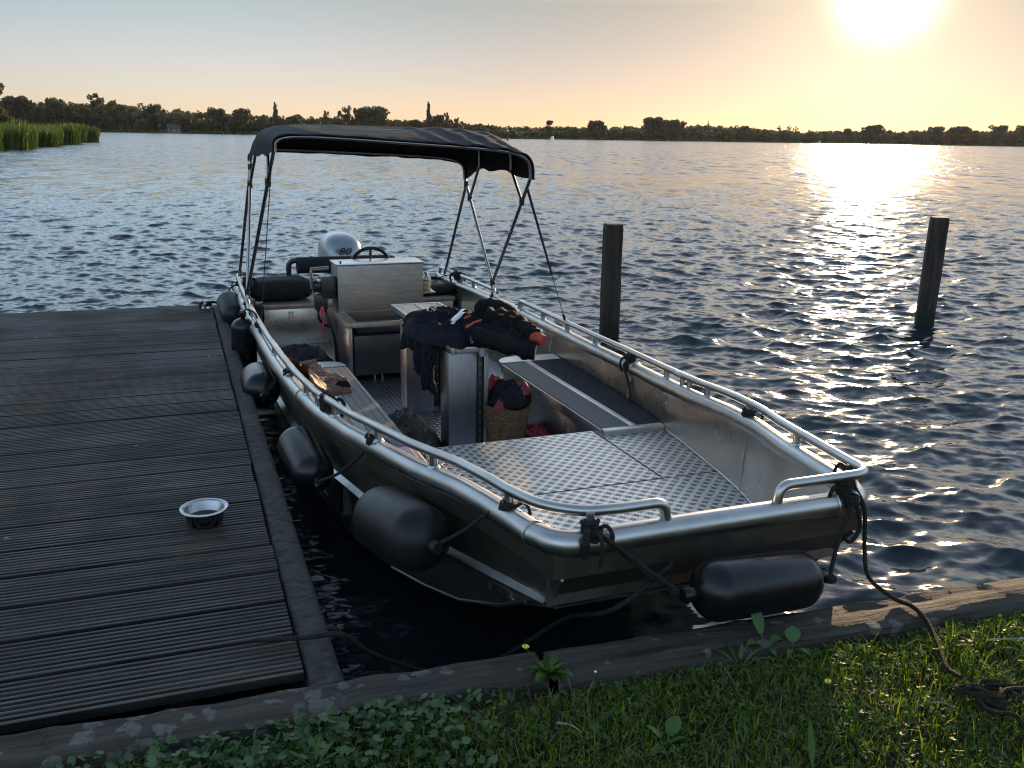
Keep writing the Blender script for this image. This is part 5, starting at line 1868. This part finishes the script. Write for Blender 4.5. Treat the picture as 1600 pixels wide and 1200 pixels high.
def woods():
    gg = np.random.default_rng(77)
    cs, rs = [], []
    for x in np.arange(-110, 6, 2.4):  # unseen trees added behind the camera to darken reflections, ended short on the right
        for row in range(2):
            hh = 6.5 + 1.5 * math.sin(x * .21) + gg.uniform(-1.5, 1.5)
            for z in np.arange(1.2, hh, 2.2):
                cs.append((x + gg.uniform(-1, 1), -46 - 3 * row + gg.uniform(-1, 1), z)); rs.append(gg.uniform(1.3, 2.1))
    V, F = clump_mesh(cs, rs, 16, .75, gg)
    finish(np_mesh("unseen_shade_belt", V, [F], BELT_M), "", "unseen tree belt added behind the bank to darken reflections", None, None, 'stuff')
    g = np.random.default_rng(41)
    cs, rs = [], []
    for p in np.arange(-255, 1895, 3.1):
        for row in range(3):
            ex = 14 + row * 22 + g.uniform(-6, 6)
            q = shore(p + g.uniform(-3, 3), ex)
            d = q.length
            m_px = d / 1430.
            hh = 1.12 * float(np.interp(p, BELT_PX, BELT_H)) * m_px * (.62 if row == 0 else .86) * g.uniform(.72, 1.06)
            r = g.uniform(2.2, 4.2)
            for z in np.arange(1.5, max(2, hh - r * .6), 3.4):
                cs.append((q.x + g.uniform(-2, 2), q.y, z)); rs.append((r * 1.3, r, r * .85))
            cs.append((q.x, q.y, max(1.5, hh - r * .7))); rs.append((r, r, r * .75))
    V, F = clump_mesh(cs, rs, 14, 1.7, g)
    o = np_mesh("woodland", V, [F], BELT_M)
    finish(o, "", "dense dark woodland along the far shore", None, None, 'stuff')
    # reed fringe at the far waterline
    cs, rs = [], []
    for p in np.arange(-250, 1890, 2.2):
        q = shore(p, 2 + 3 * fbm(p * .02, 3, 3))
        cs.append((q.x, q.y, .7)); rs.append((2.2, 1.2, 1.0 + .6 * fbm(p * .05, 8, 1)))
    V, F = clump_mesh(cs, rs, 6, .8, g)
    o = np_mesh("shore_reeds", V, [F], REED_M)
    finish(o, "", "thin fringe of reeds along the far waterline", None, None, 'stuff')
woods()

def crown_proto(kind, seed):
    g = np.random.default_rng(seed)
    cs, rs, per, size = [], [], 60, .042
    if kind == 'round':
        for k in range(34):
            a = g.uniform(0, 2 * PI); e = g.uniform(-.4, 1.)
            rr = g.uniform(.15, .36)
            cs.append((rr * math.cos(a) * math.cos(e * .9), rr * math.sin(a), .58 + .30 * math.sin(e * 1.3))); rs.append(g.uniform(.10, .17))
        for k in range(8):
            a = g.uniform(0, 2 * PI); cs.append((.3 * math.cos(a), .3 * math.sin(a), g.uniform(.2, .42))); rs.append(g.uniform(.09, .15))
    elif kind == 'open':
        for k in range(24):
            a = g.uniform(0, 2 * PI); rr = g.uniform(.05, .42)
            cs.append((rr * math.cos(a), rr * math.sin(a), g.uniform(.34, .93 - .5 * rr))); rs.append(g.uniform(.06, .12))
        per, size = 52, .036
    elif kind == 'column':
        for k in range(22):
            z = .14 + .80 * k / 21
            w = .30 * math.sin(PI * min(1, .18 + z * .86)) + .10
            cs.append((g.uniform(-.1, .1), g.uniform(-.1, .1), z)); rs.append((w, w, .07))
        size = .05
    elif kind == 'spire':
        for k in range(24):
            z = .12 + .86 * k / 23
            w = .46 * (1 - z) ** .8 + .06
            cs.append((g.uniform(-.08, .08), g.uniform(-.06, .06), z)); rs.append((w, w, .05))
        size = .05
    elif kind == 'tiered':
        for z, w, n in ((.30, .42, 12), (.52, .34, 9), (.80, .22, 8), (.93, .10, 3)):
            for k in range(n):
                a = g.uniform(0, 2 * PI); rr = w * g.uniform(.2, .8)
                cs.append((rr * math.cos(a), rr * math.sin(a), z + g.uniform(-.05, .05))); rs.append(w * .36)
    elif kind == 'bush':
        for k in range(22):
            a = g.uniform(0, 2 * PI); rr = g.uniform(0, .38)
            cs.append((rr * math.cos(a), rr * math.sin(a), g.uniform(.22, .80 - .6 * rr))); rs.append(g.uniform(.12, .20))
        size = .045
    elif kind == 'sparse':
        for k in range(10):
            a = g.uniform(0, 2 * PI); rr = g.uniform(.05, .38)
            cs.append((rr * math.cos(a), rr * math.sin(a), g.uniform(.45, .96))); rs.append(g.uniform(.05, .09))
        per, size = 22, .04
    V, F = clump_mesh(cs, rs, per, size, g)
    me = bpy.data.meshes.new("crown_" + kind)
    me.from_pydata(V.tolist(), [], F.tolist())
    me.materials.append(TREE_M)
    tb_ = MB()
    top = {'round': .62, 'open': .8, 'column': .9, 'spire': .95, 'tiered': .85, 'bush': .35, 'sparse': .95}[kind]
    tb_.tube([(0, 0, -.04), (.008, 0, top * .5), (-.01, .01, top)], [.036, .024, .008], 7)
    if kind in ('round', 'open', 'sparse', 'tiered'):
        for k in range(7):
            a = g.uniform(0, 2 * PI); z = g.uniform(.25, top * .8)
            tb_.tube([(0, 0, z), (.14 * math.cos(a), .14 * math.sin(a), z + .12), (.30 * math.cos(a), .30 * math.sin(a), z + .22)], [.014, .009, .004], 5)
    mt = bpy.data.meshes.new("trunk_" + kind)
    mt.from_pydata([tuple(v) for v in tb_.v], [], tb_.f)
    mt.materials.append(TRUNK_M)
    return me, mt
PROTO = {}
for i, k in enumerate(('round', 'open', 'column', 'spire', 'tiered', 'bush', 'sparse')):
    PROTO[k] = [crown_proto(k, 100 + i * 7 + j) for j in range(3 if k in ('round', 'open', 'bush') else 1)]
TG = "trees along the far shore"
KIND_NAME = {'round': 'broadleaf_tree', 'open': 'broadleaf_tree', 'column': 'poplar_tree', 'spire': 'spruce_tree', 'tiered': 'broadleaf_tree', 'bush': 'shore_bush', 'sparse': 'bare_tree'}
tree_no = 0
def water_row(px):
    d = float(np.interp(px, SH_PX, SH_D))
    return 198.1 + .01745 * px + 1430 * 2.1 / (.965 * d)
def far_tree(px, top, wpx, kind, label, extra=6., group=TG, d_abs=None):
    global tree_no
    q = shore(px, extra) if d_abs is None else Vector((d_abs * math.sin(px_dir(px)), d_abs * math.cos(px_dir(px)), 0))
    d = q.length
    mpp = d / 1430. / .985
    hor = 198.1 + .01745 * px
    h = 2.1 + (hor - top) * mpp
    w = wpx * mpp * (1.12 if px < 780 else 1.3)
    name = KIND_NAME[kind]
    root = empty(name, label, "bush" if kind == 'bush' else "tree", (q.x, q.y, .3), (tree_no * 2.399) % 6.28, group)
    root.scale = (w, w, h)
    me, mt = PROTO[kind][tree_no % len(PROTO[kind])]
    for nm, m_ in (("crown", me), ("trunk", mt)):
        c = bpy.data.objects.new(nm, m_)
        COL.objects.link(c); c.parent = root
    tree_no += 1
    return root
SMALL = "small rounded dark tree in the low far treeline towards the sun"
TREES = [
    (32, 158, 40, 'round', "broad round tree behind the reeds' near end"),
    (62, 166, 26, 'bush', "low rounded tree between two taller ones behind the reeds"),
    (92, 160, 28, 'round', "dense round tree behind the middle of the reeds"),
    (113, 163, 26, 'open', "loose-topped tree above the reeds, left of the tall wide one"),
    (150, 153, 42, 'open', "tallest wide feathery tree above the tip of the reed bed"),
    (180, 159, 32, 'open', "tree with twiggy top right beside the tall feathery one"),
    (237, 167, 28, 'round', "dark solid tree standing by itself above the small far house"),
    (281, 173, 18, 'bush', "small pointed tree directly above the far house roof"),
    (297, 174, 16, 'bush', "small round tree just right of the far house"),
    (338, 172, 28, 'round', "feathery round tree left of the bimini, first of a pair"),
    (357, 177, 20, 'bush', "lower tree wedged between the pair left of the bimini"),
    (378, 173, 28, 'round', "round tree right above the bimini's rear corner, second of a pair"),
    (412, 178, 22, 'bush', "bushy tree left of the slim poplar over the bimini"),
    (432, 166, 10, 'column', "slim upright poplar rising over the bimini's left end"),
    (441, 180, 14, 'bush', "small tree hugging the slim poplar's right side"),
    (463, 177, 36, 'bush', "low wide dome tree right of the slim poplar"),
    (511, 175, 20, 'open', "thin airy tree at the left end of the big clump over the canopy"),
    (527, 179, 18, 'bush', "low tree filling the big clump's left half over the canopy"),
    (543, 166, 26, 'open', "open-crowned tree, highest of the clump over the canopy"),
    (564, 171, 22, 'round', "narrow tree between the highest one and the big dome"),
    (588, 169, 46, 'round', "big smooth dome tree over the middle of the canopy"),
    (620, 190, 16, 'sparse', "scrubby bare tree right of the big dome tree"),
    (645, 183, 32, 'bush', "low spreading tree left of the dark spire"),
    (670, 166, 11, 'spire', "dark pointed spruce rising over the canopy"),
    (681, 181, 24, 'round', "round tree leaning against the pointed spruce"),
    (697, 177, 18, 'open', "open round tree second right of the spruce"),
    (714, 183, 17, 'open', "stemmed round tree third right of the spruce"),
    (731, 194, 16, 'bush', "low bush tree left of the canopy's sloping right shoulder"),
    (747, 194, 30, 'open', "ragged low tree above the canopy's right shoulder"),
    (800, 202, 26, 'bush', "low wide bush tree just right of the canopy"),
    (832, 204, 22, 'bush', "low wide bush tree left of the two-tiered tree"),
    (858, 189, 18, 'tiered', "lone two-tiered tree right of the bimini"),
    (878, 203, 18, 'bush', "low round tree immediately right of the two-tiered one"),
    (896, 197, 22, 'bush', "bushy tree beneath the bigger round tree's left side"),
    (931, 190, 28, 'round', "large round tree above the left mooring pile"),
    (912, 199, 14, 'bush', "narrow tree left of the large round one by the pile"),
    (960, 199, 18, 'bush', "squat tree directly over the left mooring pile"),
    (977, 197, 15, 'open', "airy tree right after the squat one over the pile"),
    (992, 201, 14, 'bush', "slight tree before the gap left of the great mound"),
    (1022, 185, 32, 'round', "tallest mounded tree in the middle of the far shore"),
    (1050, 189, 26, 'round', "second mounded tree, leaning right of the tallest"),
    (1066, 188, 15, 'open', "ragged narrow tree closing the mound's right side"),
    (1085, 197, 22, 'open', "loose tree sloping down from the mound"),
    (1106, 192, 6, 'sparse', "thin bare tree poking up right of the mound"),
    (1131, 197, 26, 'bush', "wide bushy tree right of the thin bare one"),
    (1158, 198, 16, 'round', "pointed round tree midway to the sun glitter"),
    (1174, 202, 15, 'bush', "small tree next right of the pointed round one"),
    (1196, 201, 20, 'bush', "broad low tree left of the wispy ones"),
    (1217, 199, 12, 'sparse', "wispy bare-topped tree, first of three before the sun"),
    (1231, 198, 9, 'sparse', "wispy bare-topped tree, middle of three before the sun"),
    (1241, 200, 10, 'sparse', "wispy bare-topped tree, last of three before the sun"),
    (1266, 206, 26, 'bush', SMALL),
    (1323, 203, 13, 'round', "neat little round tree left under the sun"),
    (1362, 198, 28, 'round', "largest rounded tree straight below the sun"),
    (1384, 208, 14, 'bush', SMALL),
    (1407, 206, 20, 'bush', SMALL),
    (1428, 204, 17, 'bush', SMALL),
    (1441, 203, 13, 'bush', SMALL),
    (1461, 201, 20, 'round', "round tree right of the glitter path on the far shore"),
    (1478, 204, 13, 'bush', SMALL),
    (1496, 201, 28, 'round', "widest dark tree above the right mooring pile"),
    (1517, 203, 18, 'bush', SMALL),
    (1536, 206, 15, 'bush', SMALL),
    (1556, 200, 20, 'round', "flat-topped tree near the picture's right edge"),
    (1576, 206, 14, 'bush', SMALL),
    (1596, 201, 20, 'round', "last dark tree cut by the picture's right edge"),
]
for px, top, w, k, lab in TREES:
    far_tree(px, top, w, k, lab)
far_tree(-18, 131, 62, 'open', "near tall tree cut by the picture's left edge behind the reeds", 0, None, 190)
far_tree(-6, 166, 40, 'bush', "green bush at the picture's left edge behind the reeds", 0, None, 165)

def small_house():
    q = shore(272, 4); a = -px_dir(272)
    root = empty("lakeside_house", "tiny pale house under the trees on the far left shore", "house", (q.x, q.y, .4), a)
    MB().box((-3.6, -3, 0), (3.6, 3, 2.6)).build("wall", HOUSE_WALL, root, 0)
    mb = MB().add([(-4, -3.6, 2.6), (4, -3.6, 2.6), (4, 3.6, 2.6), (-4, 3.6, 2.6), (-4, 0, 5.2), (4, 0, 5.2)], [(0, 1, 5, 4), (2, 3, 4, 5), (0, 4, 3), (1, 2, 5), (0, 3, 2, 1)])
    mb.build("roof", HOUSE_ROOF, root, 0)
    for x in (-1.8, 1.6):
        MB().box((x - .6, -3.06, .7), (x + .6, -2.99, 1.9)).build("window", BLACK_PLASTIC, root, 0)
small_house()
def far_boat(px, d, ln, label, rz):
    a = px_dir(px)
    root = empty("far_boat", label, "boat", (d * math.sin(a), d * math.cos(a), 0), -a + rz)
    mb = MB()
    sec = [(-.5, .16, .9), (-.2, .18, .9), (.2, .16, 1.0), (.42, .07, 1.15), (.5, .01, 1.25)]
    v = []
    for x, w, h in sec:
        v += [Vector((x * ln, -w * ln, h)), Vector((x * ln, -w * ln * .8, -.1)), Vector((x * ln, w * ln * .8, -.1)), Vector((x * ln, w * ln, h))]
    f = [(0, 1, 2, 3)]
    for j in range(4):
        for i in range(3): f.append((j * 4 + i, j * 4 + i + 1, j * 4 + i + 5, j * 4 + i + 4))
        f.append((j * 4 + 3, j * 4, j * 4 + 4, j * 4 + 7))
    mb.add(v, f).build("hull", WHITE_HULL, root, 30)
    MB().box((-.22 * ln, -.1 * ln, 1.0), (.15 * ln, .1 * ln, 2.0), .1).build("cabin", WHITE_HULL, root, 30)
far_boat(863, 560, 5, "small pale boat lying off the shore under the two-tiered tree", 1.3)
far_boat(1281, 930, 6, "white speck of a boat at the shore left of the sun's glitter", 1.3)
a = px_dir(793)
bu = MB().lathe([(.0, 1.7), (.12, 1.6), (.16, .9), (.45, .6), (.5, .1), (.3, -.3)], 12).build("marker_buoy", BLACK_PLASTIC, None)
bu.location = (420 * math.sin(a), 420 * math.cos(a), 0)
finish(bu, "", "tiny dark marker buoy on the water right of the canopy", "buoy")

# ------------------------------------------------------------------ the air over the lake
hz_m = bpy.data.materials.new("haze_air")
hz_m.use_nodes = True
hn_ = hz_m.node_tree
hn_.nodes.remove(hn_.nodes["Principled BSDF"])
pv = hn_.nodes.new('ShaderNodeVolumePrincipled')
pv.inputs['Color'].default_value = (.92, .92, .95, 1)
pv.inputs['Density'].default_value = .000022
pv.inputs['Anisotropy'].default_value = .35
hn_.links.new(pv.outputs[0], hn_.nodes['Material Output'].inputs['Volume'])
hzb = MB().box((-1700, -120, -3.0), (1700, 1650, 45)).build("haze", hz_m, None, 0)
finish(hzb, "", "thin evening haze over the lake", None, None, 'stuff')

# ------------------------------------------------------------------ render settings
sc.view_settings.view_transform = 'Standard'
sc.view_settings.look = 'None'
sc.view_settings.exposure = 0.42
sc.view_settings.gamma = 1.0
sc.render.engine = 'CYCLES'
cy = sc.cycles
cy.max_bounces = 6
cy.diffuse_bounces = 3
cy.glossy_bounces = 4
cy.transmission_bounces = 2
cy.transparent_max_bounces = 4
cy.caustics_reflective = True
cy.sample_clamp_indirect = 5
cy.blur_glossy = .6
cy.use_denoising = True
cy.pixel_filter_type = 'BLACKMAN_HARRIS'
cy.filter_width = 1.2
